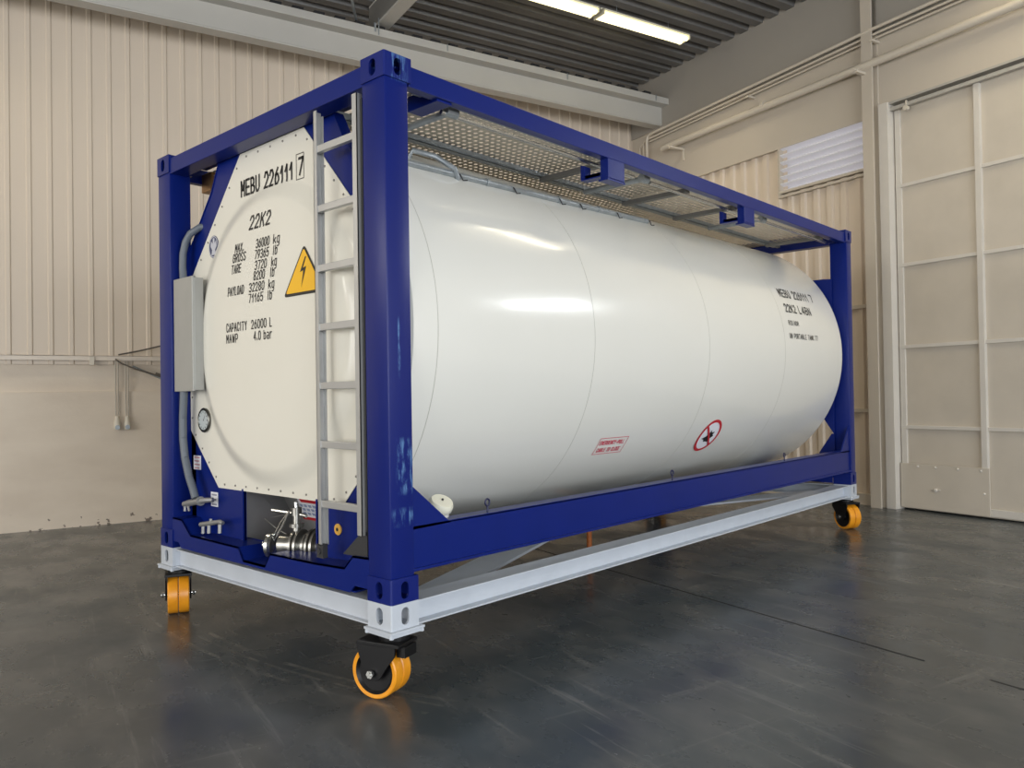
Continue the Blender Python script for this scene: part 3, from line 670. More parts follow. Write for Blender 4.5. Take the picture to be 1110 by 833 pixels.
# tank shell: clad cylinder with shallow band grooves and a rounded far end
prof = [(RT - 0.10, YPL + 0.03), (RT - 0.03, YPL + 0.032), (RT - 0.004, YPL + 0.045), (RT, YPL + 0.07)]
prof += [(RT, 0.645)]
ys, de = CL - 0.31, 0.18
for i in range(13):
    a = math.pi / 2 * i / 12; prof.append((RT - 0.28 + 0.28 * math.cos(a), ys + de * math.sin(a)))
prof += [(0.6, ys + de + 0.04), (0, ys + de + 0.05)]
mb = BX(); mb.lathe(prof, (CX, 0, ZC), (0, 1, 0), 144)
bmesh.ops.remove_doubles(mb.b, verts=mb.b.verts, dist=1e-6)
kill = []
for f in mb.b.faces:
    c = f.calc_center_median()
    if c.y < 0.64 and c.z - Z0 < 0.45 and -1.68 < c.x < -0.77: kill.append(f)      # opening for the outlet recess
bmesh.ops.delete(mb.b, geom=kill, context='FACES')
shell = mb.build('tank_shell', WHITE, tank, smooth=True, angle=30)
SEAM = mat('cladding_seam', (0.50, 0.49, 0.44), 0.4)
for y in (0.33, 1.63, 3.07, 4.42):
    mb = BX(); mb.lathe([(RT - 0.003, y - 0.0025), (RT + 0.0008, y - 0.0022), (RT + 0.0008, y + 0.0022), (RT - 0.003, y + 0.0025)], (CX, 0, ZC), (0, 1, 0), 144)
    if y < 0.6: pass
    mb.build('cladding_seam', SEAM, shell, smooth=True)
# front end plate: octagon with a rounded raised dish
def bulge(x, z):
    r = math.hypot(x - CX, z - 1.335)
    t = max(0.0, min(1.0, (0.90 - r) / 0.13)); t = t * t * (3 - 2 * t)
    return 0.036 * t + 0.012 * max(0, 1 - (r / 0.8) ** 2)
def surfp(x, z): return (x, YPL - bulge(x, z), z)
octo = [(CX - 0.348, 2.466), (CX + 0.348, 2.466), (CX + 1.03, 1.72), (CX + 1.03, 0.765), (CX + 0.675, 0.408), (CX - 0.665, 0.408), (CX - 1.035, 0.765), (CX - 1.035, 1.745)]
mb = BX(); nr, ns = 40, 160
def ray_oct(a):
    d = (math.cos(a), math.sin(a)); c = (CX, 1.335); best = 9
    for i in range(8):
        p, q = octo[i], octo[(i + 1) % 8]; ex, ez = q[0] - p[0], q[1] - p[1]; den = d[0] * ez - d[1] * ex
        if abs(den) < 1e-9: continue
        t = ((p[0] - c[0]) * ez - (p[1] - c[1]) * ex) / den; u = ((p[0] - c[0]) * d[1] - (p[1] - c[1]) * d[0]) / den
        if t > 0 and -1e-6 <= u <= 1 + 1e-6: best = min(best, t)
    return best
angs = sorted([2 * math.pi * k / ns for k in range(ns)] + [math.atan2(p[1] - 1.335, p[0] - CX) % (2 * math.pi) for p in octo])
rr = [i / 10 * 0.7 for i in range(11)] + [0.7 + 0.22 * i / 16 for i in range(1, 17)]
rings = []
cen = mb.v(surfp(CX, 1.335))
for a in angs:
    R_ = ray_oct(a); line = [cen]
    for r in rr[1:]: line.append(mb.v(surfp(CX + min(r, R_) * math.cos(a), 1.335 + min(r, R_) * math.sin(a))))
    line.append(mb.v(surfp(CX + R_ * math.cos(a), 1.335 + R_ * math.sin(a)))); line.append(mb.v((CX + R_ * math.cos(a), YPL + 0.004, 1.335 + R_ * math.sin(a))))
    rings.append(line)
for i in range(len(rings)):
    A_, B_ = rings[i], rings[(i + 1) % len(rings)]
    for k in range(len(A_) - 1):
        q = []; [q.append(x) for x in (A_[k], A_[k + 1], B_[k + 1], B_[k]) if x not in q]
        if len(q) > 2: mb.f(q)
endp = mb.build('end_plate', PLATEW, tank, smooth=True, angle=25)
# backing between plate and shell
mb = BX(); mb.lathe([(0.0, YPL + 0.03), (0.86, YPL + 0.03), (0.86, YPL + 0.06), (0, YPL + 0.06)], (CX, 0, ZC), (0, 1, 0), 64); mb.build('front_head', WHITE, tank)
# rivets round the plate edge
mb = BX()
for i in range(8):
    p, q = Vector(octo[i]), Vector(octo[(i + 1) % 8]); n_ = max(2, int((q - p).length / 0.125)); c = Vector((CX, 1.335))
    for k in range(n_):
        w = p.lerp(q, (k + 0.5) / n_); w = w + (c - w).normalized() * 0.03
        mb.lathe([(0.007, 0), (0.006, 0.004), (0, 0.006)], (w.x, YPL - 0.0, w.y), (0, -1, 0), 8)
rv = mb.build('rivet', mat('rivet_grey', (0.25, 0.24, 0.22), 0.4, metal=0.5), endp); rv['kind'] = 'stuff'

# lettering of the end plate
def surft(x, z): return (x, YPL - bulge(x, z) - 0.0022, z)
LET = [('owner_code', [('MEBU 226111', -1.553, -0.985, 2.197, 0.104, 0.0)]), ('size_code', [('22K2', -1.396, -1.15, 1.966, 0.086, 0.25)]),
       ('weight_table', [('MAX.', -1.563, -1.453, 1.853, 0.054, .15), ('GROSS', -1.590, -1.432, 1.795, 0.055, .15), ('TARE', -1.606, -1.487, 1.729, 0.055, .15), ('PAYLOAD', -1.650, -1.455, 1.597, 0.055, .1),
        ('36000', -1.315, -1.165, 1.848, 0.055, .12), ('kg', -1.125, -1.055, 1.848, 0.055, .12), ('79365', -1.328, -1.173, 1.785, 0.055, .12), ('lb', -1.130, -1.080, 1.785, 0.055, .12),
        ('3720', -1.328, -1.195, 1.722, 0.055, .12), ('kg', -1.145, -1.085, 1.722, 0.055, .12), ('8200', -1.342, -1.215, 1.662, 0.055, .12), ('lb', -1.160, -1.110, 1.662, 0.055, .12),
        ('32280', -1.392, -1.222, 1.597, 0.055, .08), ('kg', -1.175, -1.112, 1.597, 0.055, .08), ('71165', -1.398, -1.237, 1.534, 0.055, .08), ('lb', -1.187, -1.137, 1.534, 0.055, .08)]),
       ('capacity_table', [('CAPACITY', -1.670, -1.425, 1.378, 0.055, 0), ('MAWP', -1.672, -1.535, 1.310, 0.055, 0), ('26000 L', -1.368, -1.142, 1.378, 0.055, 0), ('4.0 bar', -1.342, -1.140, 1.310, 0.055, 0)])]
for nm, t_, x0, x1, z, h, sh in [(nm,) + r_ for nm, rows in LET for r_ in rows]:
    mb = BX(); put_text(mb, t_, x0, x1 - sh * h, z, h, surft, sh, 0.125 if h < 0.06 else 0.14, cut=0.02)
    if nm == 'owner_code':
        mb.build('inscription', INK, endp); mb = BX(); put_text(mb, '7', -0.928, -0.888, 2.205, 0.104, surft, 0.1, 0.15)
        for a in ((-0.948, -0.870, 2.184, 2.188), (-0.948, -0.870, 2.325, 2.329), (-0.948, -0.944, 2.184, 2.329), (-0.874, -0.870, 2.184, 2.329)):
            mb.f([mb.v(surft(x, z)) for x, z in ((a[0], a[2]), (a[1], a[2]), (a[1], a[3]), (a[0], a[3]))])
    mb.build('inscription', INK, endp)
# warning triangle with flash
def decal(mb, poly, surf, off, cut=0.03):
    tb = bmesh.new(); tb.faces.new([tb.verts.new((x, 0, z)) for x, z in poly])
    bmesh.ops.triangulate(tb, faces=tb.faces[:]); lo = [min(p[i] for p in poly) for i in (0, 1)]; hi = [max(p[i] for p in poly) for i in (0, 1)]
    for i, no in ((0, (1, 0, 0)), (1, (0, 0, 1))):
        k = math.ceil(lo[i] / cut)
        while k * cut < hi[i]:
            co = (k * cut, 0, 0) if i == 0 else (0, 0, k * cut)
            bmesh.ops.bisect_plane(tb, geom=tb.verts[:] + tb.edges[:] + tb.faces[:], plane_co=co, plane_no=no); k += 1
    m = {v: mb.v(surf(v.co.x, v.co.z, off)) for v in tb.verts}
    for f in tb.faces: mb.f([m[v] for v in f.verts])
    tb.free()
def surfo(x, z, o): return (x, YPL - bulge(x, z) - o, z)
def tri_round(cx, zb, w, h, r):
    P = [(cx - w / 2, zb), (cx + w / 2, zb), (cx, zb + h)]; out = []
    for i in range(3):
        p = Vector(P[i]); a = (Vector(P[i - 1]) - p).normalized(); b = (Vector(P[(i + 1) % 3]) - p).normalized()
        for k in range(5):
            t = k / 4; q = (p + a * r) * (1 - t) ** 2 + p * 2 * t * (1 - t) + (p + b * r) * t * t; out.append((q.x, q.y))
    return out
mb = BX(); decal(mb, tri_round(-0.815, 1.530, 0.40, 0.275, 0.03), surfo, 0.0025)
sg = mb.build('warning_sign', INK, endp)
mb = BX(); decal(mb, tri_round(-0.815, 1.546, 0.35, 0.238, 0.02), surfo, 0.0045); mb.build('sign_face', YSIGN, endp)
mb = BX(); decal(mb, [(-0.80, 1.735), (-0.848, 1.655), (-0.815, 1.662), (-0.838, 1.568), (-0.790, 1.682), (-0.822, 1.675), (-0.790, 1.735)], surfo, 0.0065, 0.2); mb.build('flash_symbol', INK, endp)
# round blue-grey badge
mb = BX(); mb.plate(circle(-1.908, 1.945, 0.064, 0.072, 32), [], 'y', YPL - 0.003, YPL - 0.0005); bd = mb.build('round_badge', mat('badge_navy', (0.05, 0.06, 0.13), 0.35), endp)
mb = BX()
mb.plate(circle(-1.908, 1.945, 0.060, 0.068, 32), [circle(-1.908, 1.945, 0.055, 0.062, 32)], 'y', YPL - 0.0045, YPL - 0.0028)
mb.plate([(-1.915, 2.0), (-1.895, 2.0), (-1.895, 1.965), (-1.872, 1.985), (-1.868, 1.945), (-1.888, 1.925), (-1.878, 1.893), (-1.935, 1.893), (-1.925, 1.925), (-1.945, 1.95), (-1.94, 1.985), (-1.918, 1.965)], [], 'y', YPL - 0.0045, YPL - 0.0028)
mb.build('badge_emblem', mat('badge_pale', (0.55, 0.56, 0.62), 0.35), endp)
# dial gauge
mb = BX(); mb.lathe([(0, 0), (0.078, 0), (0.080, 0.012), (0.072, 0.018), (0.066, 0.012), (0, 0.012)], (-2.05, YPL, 0.835), (0, -1, 0), 32); ga = mb.build('dial_gauge', mat('gauge_rim_dark', (0.10, 0.10, 0.09), 0.25, metal=0.8), tank, smooth=True)
mb = BX(); mb.plate(circle(-2.05, 0.835, 0.063, n=32), [], 'y', YPL - 0.015, YPL - 0.0125); mb.build('gauge_face', mat('gauge_face_pale', (0.50, 0.55, 0.56), 0.2), ga)
mb = BX()
for k in range(12):
    a = k * math.pi / 6; mb.plate([(-2.05 + r * math.cos(a + d), 0.835 + r * math.sin(a + d)) for r, d in ((0.048, -0.05), (0.058, -0.05), (0.058, 0.05), (0.048, 0.05))], [], 'y', YPL - 0.0165, YPL - 0.0152)
mb.plate([(-2.052, 0.83), (-2.046, 0.83), (-2.02, 0.875)], [], 'y', YPL - 0.0165, YPL - 0.0152)
mb.build('gauge_needle', INK, ga)

# grey control cabinet and its conduit
mb = BX(); mb.box(-2.238, -1.992, 0.035, 0.098, 1.030, 1.753); cab = mb.build('control_cabinet', BOXG, tank, bevel=0.004)
mb = BX(); mb.box(-2.246, -1.985, 0.018, 0.033, 1.024, 1.759); mb.build('cabinet_door', BOXG, cab, bevel=0.003)
mb = BX()
pth = [(-2.19, 0.06, 1.74), (-2.205, 0.062, 1.84), (-2.205, 0.065, 1.93), (-2.185, 0.075, 2.01), (-2.15, 0.09, 2.06), (-2.10, 0.13, 2.10), (-2.05, 0.19, 2.11)]
mb.tube(pth, 0.023, 12)
mb.build('conduit', CONDG, tank, smooth=True)
P3 = [(-2.18, 0.05, 1.03), (-2.20, 0.05, 0.85), (-2.20, 0.05, 0.72), (-2.175, 0.05, 0.59), (-2.12, 0.05, 0.47), (-2.06, 0.05, 0.385), (-2.03, 0.05, 0.33)]
mb = BX(); pts2 = []; rad = []
for i in range(len(P3) - 1):
    a, b_ = Vector(P3[i]), Vector(P3[i + 1]); n = max(2, int((b_ - a).length / 0.007))
    for k in range(n): pts2.append(a.lerp(b_, k / n)); rad.append(0.026 if len(pts2) % 2 else 0.0225)
mb.tube(pts2, rad, 12); mb.build('corrugated_hose', CONDG, tank, smooth=True, angle=60)
mb = BX(); mb.tube([(-2.17, 0.04, 0.29), (-2.12, 0.045, 0.30), (-2.02, 0.05, 0.317), (-1.94, 0.06, 0.33), (-1.88, 0.09, 0.335)], [0.018, 0.022, 0.022, 0.017, 0.014], 12)
mb.tube([(-1.985, 0.055, 0.322), (-1.97, 0.056, 0.324)], 0.030, 12); mb.tube([(-2.16, 0.04, 0.29), (-2.16, 0.04, 0.245)], 0.010, 8); mb.tube([(-2.12, 0.04, 0.29), (-2.10, 0.04, 0.25)], 0.008, 8)
mb.build('cable_connector', DULL, tank, smooth=True)
mb = BX(); mb.tube([(-1.975, 0.055, 0.175), (-1.87, 0.06, 0.192), (-1.75, 0.07, 0.212), (-1.725, 0.075, 0.205)], [0.015, 0.016, 0.014, 0.012], 12)
for x, z in ((-1.95, .175), (-1.875, .185), (-1.735, .20)): mb.tube([(x, 0.06, z), (x, 0.058, z - 0.055)], 0.012, 8)
mb.tube([(-1.85, 0.06, 0.195), (-1.85, 0.06, 0.222)], 0.010, 8)
mb.build('pipe_fitting', DULL, tank, smooth=True)
# small stickers on the blue panels
def sticker(x0, x1, z0, z1, y, ink, rows):
    mb = BX(); mb.box(x0, x1, y - 0.002, y, z0, z1); s_ = mb.build('sticker', STICK, tank)
    mb = BX()
    for k in range(rows):
        z = z1 - (z1 - z0) * (k + 0.75) / rows; mb.box(x0 + 0.012, x1 - 0.012 - 0.01 * (k % 2), y - 0.003, y - 0.002, z, z + (z1 - z0) / rows * 0.38)
    mb.build('sticker_print', ink, s_)
sticker(-2.225, -2.125, 0.508, 0.600, YPL + 0.004, mat('print_red_faint', (0.6, 0.3, 0.33), 0.5), 4)
sticker(-1.990, -1.900, 0.283, 0.375, YPL + 0.004, mat('print_grey_faint', (0.3, 0.3, 0.36), 0.5), 3)
mb = BX(); mb.lathe([(0, 0), (0.030, 0), (0.030, 0.006), (0, 0.008)], (-0.60, YPL + 0.005, 0.275), (0, -1, 0), 20); yb = mb.build('round_label', mat('label_amber', (0.80, 0.45, 0.08), 0.4), tank)
mb = BX(); mb.lathe([(0, 0.009), (0.010, 0.009), (0, 0.010)], (-0.60, YPL + 0.005, 0.275), (0, -1, 0), 12); mb.build('label_dot', INK, yb)

# outlet recess with sump cladding, valve, handwheel
mb = BX()
mb.hexa([(-1.70, 0.62, 0.06), (-0.70, 0.62, 0.06), (-0.70, 0.64, 0.06), (-1.70, 0.64, 0.06), (-1.70, 0.36, 0.55), (-0.70, 0.36, 0.55), (-0.70, 0.38, 0.55), (-1.70, 0.38, 0.55)])
mb.hexa([(-1.66, 0.15, 0.06), (-1.648, 0.15, 0.06), (-1.70, 0.62, 0.06), (-1.712, 0.62, 0.06), (-1.66, 0.15, 0.50), (-1.648, 0.15, 0.50), (-1.70, 0.40, 0.50), (-1.712, 0.40, 0.50)])
mb.box(-0.80, -0.788, 0.15, 0.62, 0.06, 0.50)
mb.box(-1.70, -0.70, 0.19, 0.64, 0.045, 0.06)
sump = mb.build('outlet_recess', SUMP, tank)
mb = BX(); mb.hexa([(-0.99, 0.395, 0.43), (-0.80, 0.395, 0.43), (-0.80, 0.40, 0.43), (-0.99, 0.40, 0.43)] + [(-1.09, 0.345, 0.53), (-0.80, 0.345, 0.53), (-0.80, 0.35, 0.53), (-1.09, 0.35, 0.53)])
mb.b.free()
def onback(x, z, d=0.004): return (x, 0.62 - (z - 0.06) / 0.49 * 0.26 - d, z)
mb = BX(); mb.f([mb.v(onback(*q)) for q in ((-1.567, 0.191), (-1.27, 0.191), (-1.27, 0.334), (-1.53, 0.334))]); st = mb.build('warning_sticker', STICK, sump); st['label'] = 'white sticker with red bands'
for q in (((-1.569, 0.186), (-1.27, 0.186), (-1.27, 0.206), (-1.565, 0.206)), ((-1.50, 0.308), (-1.30, 0.308), (-1.30, 0.336), (-1.505, 0.336))):
    mb = BX(); mb.f([mb.v(onback(*p, 0.006)) for p in q]); mb.build('red_band', RED, st)
mb = BX()
for k in range(5):
    for j in range(3): 
        x = -1.53 + 0.048 * k + 0.012 * (j % 2); z = 0.222 + 0.027 * j; mb.f([mb.v(onback(*p, 0.006)) for p in ((x, z), (x + 0.03, z), (x + 0.034, z + 0.018), (x - 0.004, z + 0.018))])
mb.build('sticker_print', mat('print_blue_faint', (0.28, 0.34, 0.5), 0.5), st)
# valve body
mb = BX(); vy = 0.14
mb.tube([(-1.16, vy, 0.13), (-0.83, vy + 0.16, 0.13)], 0.060, 20)
for t_, r in ((0.24, 0.088), (0.33, 0.092), (0.44, 0.075), (0.54, 0.098), (0.62, 0.098), (0.82, 0.08)):
    p = Vector((-1.16, vy, 0.13)).lerp(Vector((-0.83, vy + 0.16, 0.13)), t_); d = (Vector((-0.83, vy + 0.16, 0.13)) - Vector((-1.16, vy, 0.13))).normalized()
    mb.tube([p, p + d * 0.014], r, 24)
mb.tube([(-1.07, vy + 0.04, 0.13), (-1.07, vy + 0.04, 0.30)], [0.026, 0.020], 14); mb.tube([(-1.07, vy + 0.04, 0.235), (-1.07, vy + 0.04, 0.255)], 0.042, 16); mb.tube([(-1.07, vy + 0.04, 0.30), (-1.07, vy + 0.04, 0.345)], 0.030, 14)
vb = mb.build('outlet_valve', VALV, tank, smooth=True)
mb = BX(); ax = Vector((-0.9, -0.43, 0)).normalized(); c = Vector((-1.20, vy - 0.02, 0.125))
mb.lathe([(0, 0), (0.060, 0), (0.074, 0.01), (0.074, 0.03), (0.055, 0.045), (0.02, 0.05), (0, 0.05)], c, ax, 24); mb.tube([c + ax * 0.05, c + ax * 0.075], 0.02, 12)
mb.build('outlet_cap', STEEL, vb, smooth=True)
mb = BX(); mb.tube([(-1.26, vy, 0.318), (-1.07, vy + 0.04, 0.310), (-1.0, vy + 0.06, 0.30)], 0.011, 10); mb.tube([(-1.07, vy + 0.04, 0.34), (-1.075, vy + 0.04, 0.375)], 0.010, 8)
mb.build('valve_handle', STEEL, vb, smooth=True)
mb = BX(); mb.tube([(-1.09, vy + 0.01, 0.33), (-1.15, vy - 0.01, 0.26), (-1.20, vy - 0.02, 0.19), (-1.235, vy - 0.03, 0.12), (-1.22, vy - 0.03, 0.08)], 0.006, 8)
mb.tube([(-1.075, vy, 0.33), (-1.13, vy - 0.01, 0.25), (-1.18, vy - 0.02, 0.18), (-1.21, vy - 0.03, 0.13)], 0.006, 8)
mb.build('safety_chain', STEEL, vb, smooth=True)
mb = BX(); pth = [(-1.10, 0.40, 0.26), (-1.0, 0.36, 0.27), (-0.90, 0.33, 0.23), (-0.83, 0.30, 0.15), (-0.81, 0.28, 0.08)]
mb.tube(pth, 0.045, 14); mb.build('outlet_pipe', GALV, tank, smooth=True)
mb = BX(); mb.tube([(-0.93, 0.22, 0.21), (-0.84, 0.26, 0.20)], 0.012, 8); mb.tube([(-0.94, 0.24, 0.14), (-0.84, 0.28, 0.15)], 0.022, 10); mb.tube([(-0.90, 0.22, 0.10), (-0.90, 0.26, 0.17)], 0.016, 10)
mb.build('drain_cock', STEEL, tank, smooth=True)

# ladder
lad_parts = []
mb = BX()
def stile(xa, xb, z0, z1, side):
    m = BX(); m.box(xa, xb, 0.0, 0.005, z0, z1)
    if side > 0: m.box(xb - 0.004, xb, 0.0, 0.045, z0, z1)
    else: m.box(xa, xa + 0.004, 0.0, 0.045, z0, z1)
    m.box(xa, xb, 0.041, 0.045, z0, z1 - 0.02); return m
mb.b.free()
mb = stile(-0.584, -0.556, 0.215, 2.445, -1); ladder = mb.build('ladder_stile', ALU, tank)
mb = stile(-0.252, -0.214, 0.30, 2.445, 1); mb.build('ladder_stile', ALU, tank)
for z in (0.427, 0.730, 1.030, 1.330, 1.632, 1.938, 2.246):
    mb = BX(); mb.box(-0.575, -0.235, 0.004, 0.032, z - 0.018, z + 0.018); mb.build('ladder_rung', ALU, tank, bevel=0.003)
mb = BX(); mb.box(-0.212, -0.198, 0.02, 0.07, 0.30, 2.42); mb.build('ladder_gap_shade', DARKG, tank)  # dark strip imitating the shaded gap between right stile and post
mb = BX(); mb.box(-0.60, -0.545, 0.0, 0.03, 0.15, 0.22); mb.tube([(-0.575, -0.008, 0.185), (-0.575, 0.02, 0.185)], 0.016, 10); mb.build('ladder_foot', DARKG, tank)
mb = BX(); mb.prism([(-0.40, 0.19), (-0.20, 0.19), (-0.20, 0.32), (-0.25, 0.31)], 'y', 0.02, 0.09); mb.build('ladder_foot', DARKG, tank)

# white capped fitting near the near corner
mb = BX(); ax = Vector((0.50, -0.05, 0.86)).normalized(); c = Vector((-0.13, 0.415, 0.372))
mb.tube([c - ax * 0.06, c + ax * 0.03], [0.075, 0.05], 20); cf = mb.build('clean_out_neck', WHITE, tank, smooth=True)
mb = BX(); mb.lathe([(0, 0.02), (0.056, 0.02), (0.064, 0.032), (0.064, 0.06), (0.056, 0.074), (0, 0.078)], c, ax, 24)
mb.build('clean_out_cap', mat('cap_ivory', (0.82, 0.80, 0.66), 0.35), tank, smooth=True)
mb = BX()
mb.tube([c + ax * 0.075, c + ax * 0.084], 0.006, 8)
mb.build('cap_screw', DARKG, cf)

# gutter tube along the tank shoulder
def cylp(y, deg, off=0.0):
    a = math.radians(deg); return (CX + (RT + off) * math.cos(a), y, ZC + (RT + off) * math.sin(a))
def on_tank(y, deg, off=0.0018): return cylp(y, deg, off)
gp = [cylp(0.16 + (3.05 - 0.16) * i / 12, 49.6 + 6.2 * (i / 12) ** 1.6, 0.016) for i in range(13)]
mb = BX(); mb.tube(gp, 0.019, 12)
for i in (4, 7, 9): mb.tube([Vector(gp[i]), Vector(gp[i]).lerp(Vector(gp[i + 1]), 0.12)], 0.025, 12)
gut = mb.build('gutter_tube', GALV, tank, smooth=True)
mb = BX()
for i in (1, 3, 5, 7, 8, 10, 12):
    p = Vector(gp[i]); mb.tube([p + Vector((-0.02, 0, 0.02)), p + Vector((0.025, 0, -0.002)), p + Vector((0.02, 0.03, -0.03)), p + Vector((0.035, 0.05, -0.028))], 0.004, 6)
mb.build('wire_clip', DARKG, gut)
mb = BX(); mb.tube([cylp(0.62, 57, 0.0), cylp(0.62, 56.5, 0.05), cylp(0.72, 53, 0.07), cylp(0.84, 50, 0.05), cylp(0.88, 49, 0.0)], 0.016, 10); mb.build('hoop_handle', GALV, tank, smooth=True)

# walkway: perforated planks on galvanised channels, cross tubes
def hoop(): pass
for a, b_, y0, y1, z in ((-0.69, -0.14, 0.30, 5.85, 2.535), (-1.30, -0.73, 0.14, 5.85, 2.535), (-2.25, -1.74, 0.30, 5.85, 2.535)):
    mb = BX(); v = [mb.v(q) for q in ((a, y0, z), (b_, y0, z), (b_, y1, z), (a, y1, z))]; mb.f(v)
    wp = mb.build('walkway_plank', PERF, tank); wp['label'] = 'perforated sheet metal walkway'
    mb = BX()
    mb.box(a, a + 0.004, y0, y1, z - 0.03, z); mb.box(b_ - 0.004, b_, y0, y1, z - 0.03, z); mb.box(a, a + 0.02, y0, y1, z - 0.034, z - 0.03); mb.box(b_ - 0.02, b_, y0, y1, z - 0.034, z - 0.03)
    mb.build('plank_edge', GALV, wp)
mb = BX(); mb.box(-0.705, -0.675, 0.14, 5.86, 2.492, 2.496); mb.box(-0.68, -0.675, 0.14, 5.86, 2.492, 2.53)
mb.build('walkway_beam', GALV, tank)
mb = BX(); mb.box(-1.77, -1.73, 0.14, 5.86, 2.458, 2.53); mb.build('walkway_beam', GALV, tank)
for y in (0.56, 2.42, 4.3):
    mb = BX(); mb.tube([(-0.67, y, 2.475), (-0.14, y, 2.475)], 0.02, 10); mb.tube([(-0.155, y - 0.03, 2.475), (-0.155, y + 0.05, 2.475)], 0.028, 10)
    mb.build('cross_tube', GALV, tank, smooth=True)
for y in (1.93, 3.72, 2.95, 5.55):
    mb = BX(); mb.box(-0.70, -0.12, y, y + 0.05, 2.468, 2.500); mb.build('cross_bar', ROOFB, tank)
mb = BX(); mb.tube([(-0.155, 0.50, 2.462), (-0.155, 2.30, 2.462)], 0.013, 10); mb.build('handrail_tube', STEEL, tank, smooth=True)
mb = BX(); mb.tube([(-0.155, 2.50, 2.462), (-0.155, 4.25, 2.462)], 0.013, 10); mb.build('handrail_tube', STEEL, tank, smooth=True)
mb = BX(); mb.tube([(-0.155, 4.35, 2.462), (-0.155, 5.75, 2.462)], 0.013, 10); mb.build('handrail_tube', STEEL, tank, smooth=True)
for x in (-0.085, -0.115):
    mb = BX(); mb.box(x - 0.008, x, 0.30, 5.85, 2.50, 2.53); mb.build('walkway_beam', GALV, tank)
# blue lashing brackets under the top rail
for y in (1.80, 3.68):
    mb = BX()
    mb.box(-0.075, -0.015, y, y + 0.012, 2.33, 2.47); mb.box(-0.075, -0.015, y + 0.17, y + 0.182, 2.33, 2.47); mb.box(-0.027, -0.015, y + 0.01, y + 0.17, 2.34, 2.47)
    mb.box(-0.09, -0.015, y - 0.005, y + 0.19, 2.325, 2.337)
    mb.box(-0.20, -0.07, y, y + 0.012, 2.36, 2.385)
    mb.prism([(-0.235, 2.355), (-0.075, 2.355), (-0.075, 2.385), (-0.205, 2.385), (-0.205, 2.45), (-0.235, 2.46)], 'y', y, y + 0.07)
    mb.build('lashing_bracket', BLUE, tank, bevel=0.002)
mb = BX(); mb.hexa([(-0.26, 0.36, 2.45), (-0.03, 0.36, 2.45), (-0.03, 0.46, 2.45), (-0.26, 0.46, 2.45), (-0.26, 0.36, 2.53), (-0.03, 0.36, 2.53), (-0.03, 0.46, 2.53), (-0.26, 0.46, 2.53)]); mb.build('lashing_bracket', BLUE, tank, bevel=0.003)
mb = BX(); mb.box(-CW + 0.06, -CW + 0.20, 0.28, 0.5, 2.40, 2.53); mb.build('valve_cover', mat('brass_brown', (0.35, 0.2, 0.09), 0.3, metal=0.7), tank, bevel=0.01)
# top fittings hinted beyond the walkway
for y, r in ((1.3, 0.26), (3.3, 0.30)):
    mb = BX(); mb.lathe([(r, 0), (r, 0.10), (r * 0.6, 0.13), (0, 0.14)], (CX - 0.2, y, ZC + RT - 0.09), (0, 0, 1), 32); mb.build('manhole_cover', STEEL, tank, smooth=True)

# lettering on the flank
def st(y, s_, off=0.0018):
    """y along tank, s_ = arc height measured in degrees"""
    return cylp(y, s_, off)
K = 180 / math.pi / RT
def surf_side(x, z): return cylp(x, z * K, 0.0022)
for t_, y0, y1, d0, h, b in (('MEBU 226111', 4.57, 5.22, 24.0, 0.092, 0.15), ('7', 5.285, 5.34, 24.0, 0.092, 0.15), ('22K2', 4.565, 4.80, 16.8, 0.085, 0.16), ('L4BN', 4.87, 5.14, 16.8, 0.085, 0.16),
                             ('RID/ADR', 4.555, 4.77, 11.0, 0.045, 0.15), ('UN PORTABLE TANK T7', 4.53, 5.16, 5.2, 0.048, 0.14)):
    mb = BX(); put_text(mb, t_, y0, y1, d0 / K, h, surf_side, 0.0, b); mb.build('inscription', INK, shell)
mb = BX()
z0, z1 = -39.2 / K, -32.6 / K
put_text(mb, 'EMERGENCY-PULL', 1.95, 2.23, -35.4 / K, 0.036, surf_side, 0, 0.18); put_text(mb, 'CABLE TO CLOSE', 1.96, 2.22, -38.3 / K, 0.036, surf_side, 0, 0.18)
for a in ((1.93, 2.26, z0, z0 + 0.005), (1.93, 2.26, z1 - 0.005, z1), (1.93, 1.935, z0, z1), (2.255, 2.26, z0, z1)):
    n = 10
    for i in range(n):
        ya = a[0] + (a[1] - a[0]) * i / n; yb_ = a[0] + (a[1] - a[0]) * (i + 1) / n
        for k in range(6 if a[3] - a[2] > 0.02 else 1):
            kk = 6 if a[3] - a[2] > 0.02 else 1; za = a[2] + (a[3] - a[2]) * k / kk; zb = a[2] + (a[3] - a[2]) * (k + 1) / kk
            if kk == 6 and i: continue
            if kk == 6: ya, yb_ = a[0], a[1]
            mb.f([mb.v(surf_side(*q)) for q in ((ya, za), (yb_, za), (yb_, zb), (ya, zb))])
mb.build('emergency_label', PINK, shell)
def ring_decal(mb, cy, cz, ra, rb, off, n=48):
    for i in range(n):
        a, b = 2 * math.pi * i / n, 2 * math.pi * (i + 1) / n
        for k in range(4):
            r0, r1 = ra + (rb - ra) * k / 4, ra + (rb - ra) * (k + 1) / 4
            q = [(cy + r * math.cos(t), cz + r * math.sin(t)) for r, t in ((r0, a), (r1, a), (r1, b), (r0, b))]
            vs_ = [mb.v(cylp(p[0], p[1] * K, off)) for p in (q if r0 > 1e-6 else q[1:])]; mb.f(vs_)
cz = -36.0 / K; cyy = 3.435
mb = BX(); ring_decal(mb, cyy, cz, 0.0, 0.155, 0.002); sd = mb.build('prohibition_sign', STICK, shell)
mb = BX(); ring_decal(mb, cyy, cz, 0.132, 0.158, 0.0045)
n = 12
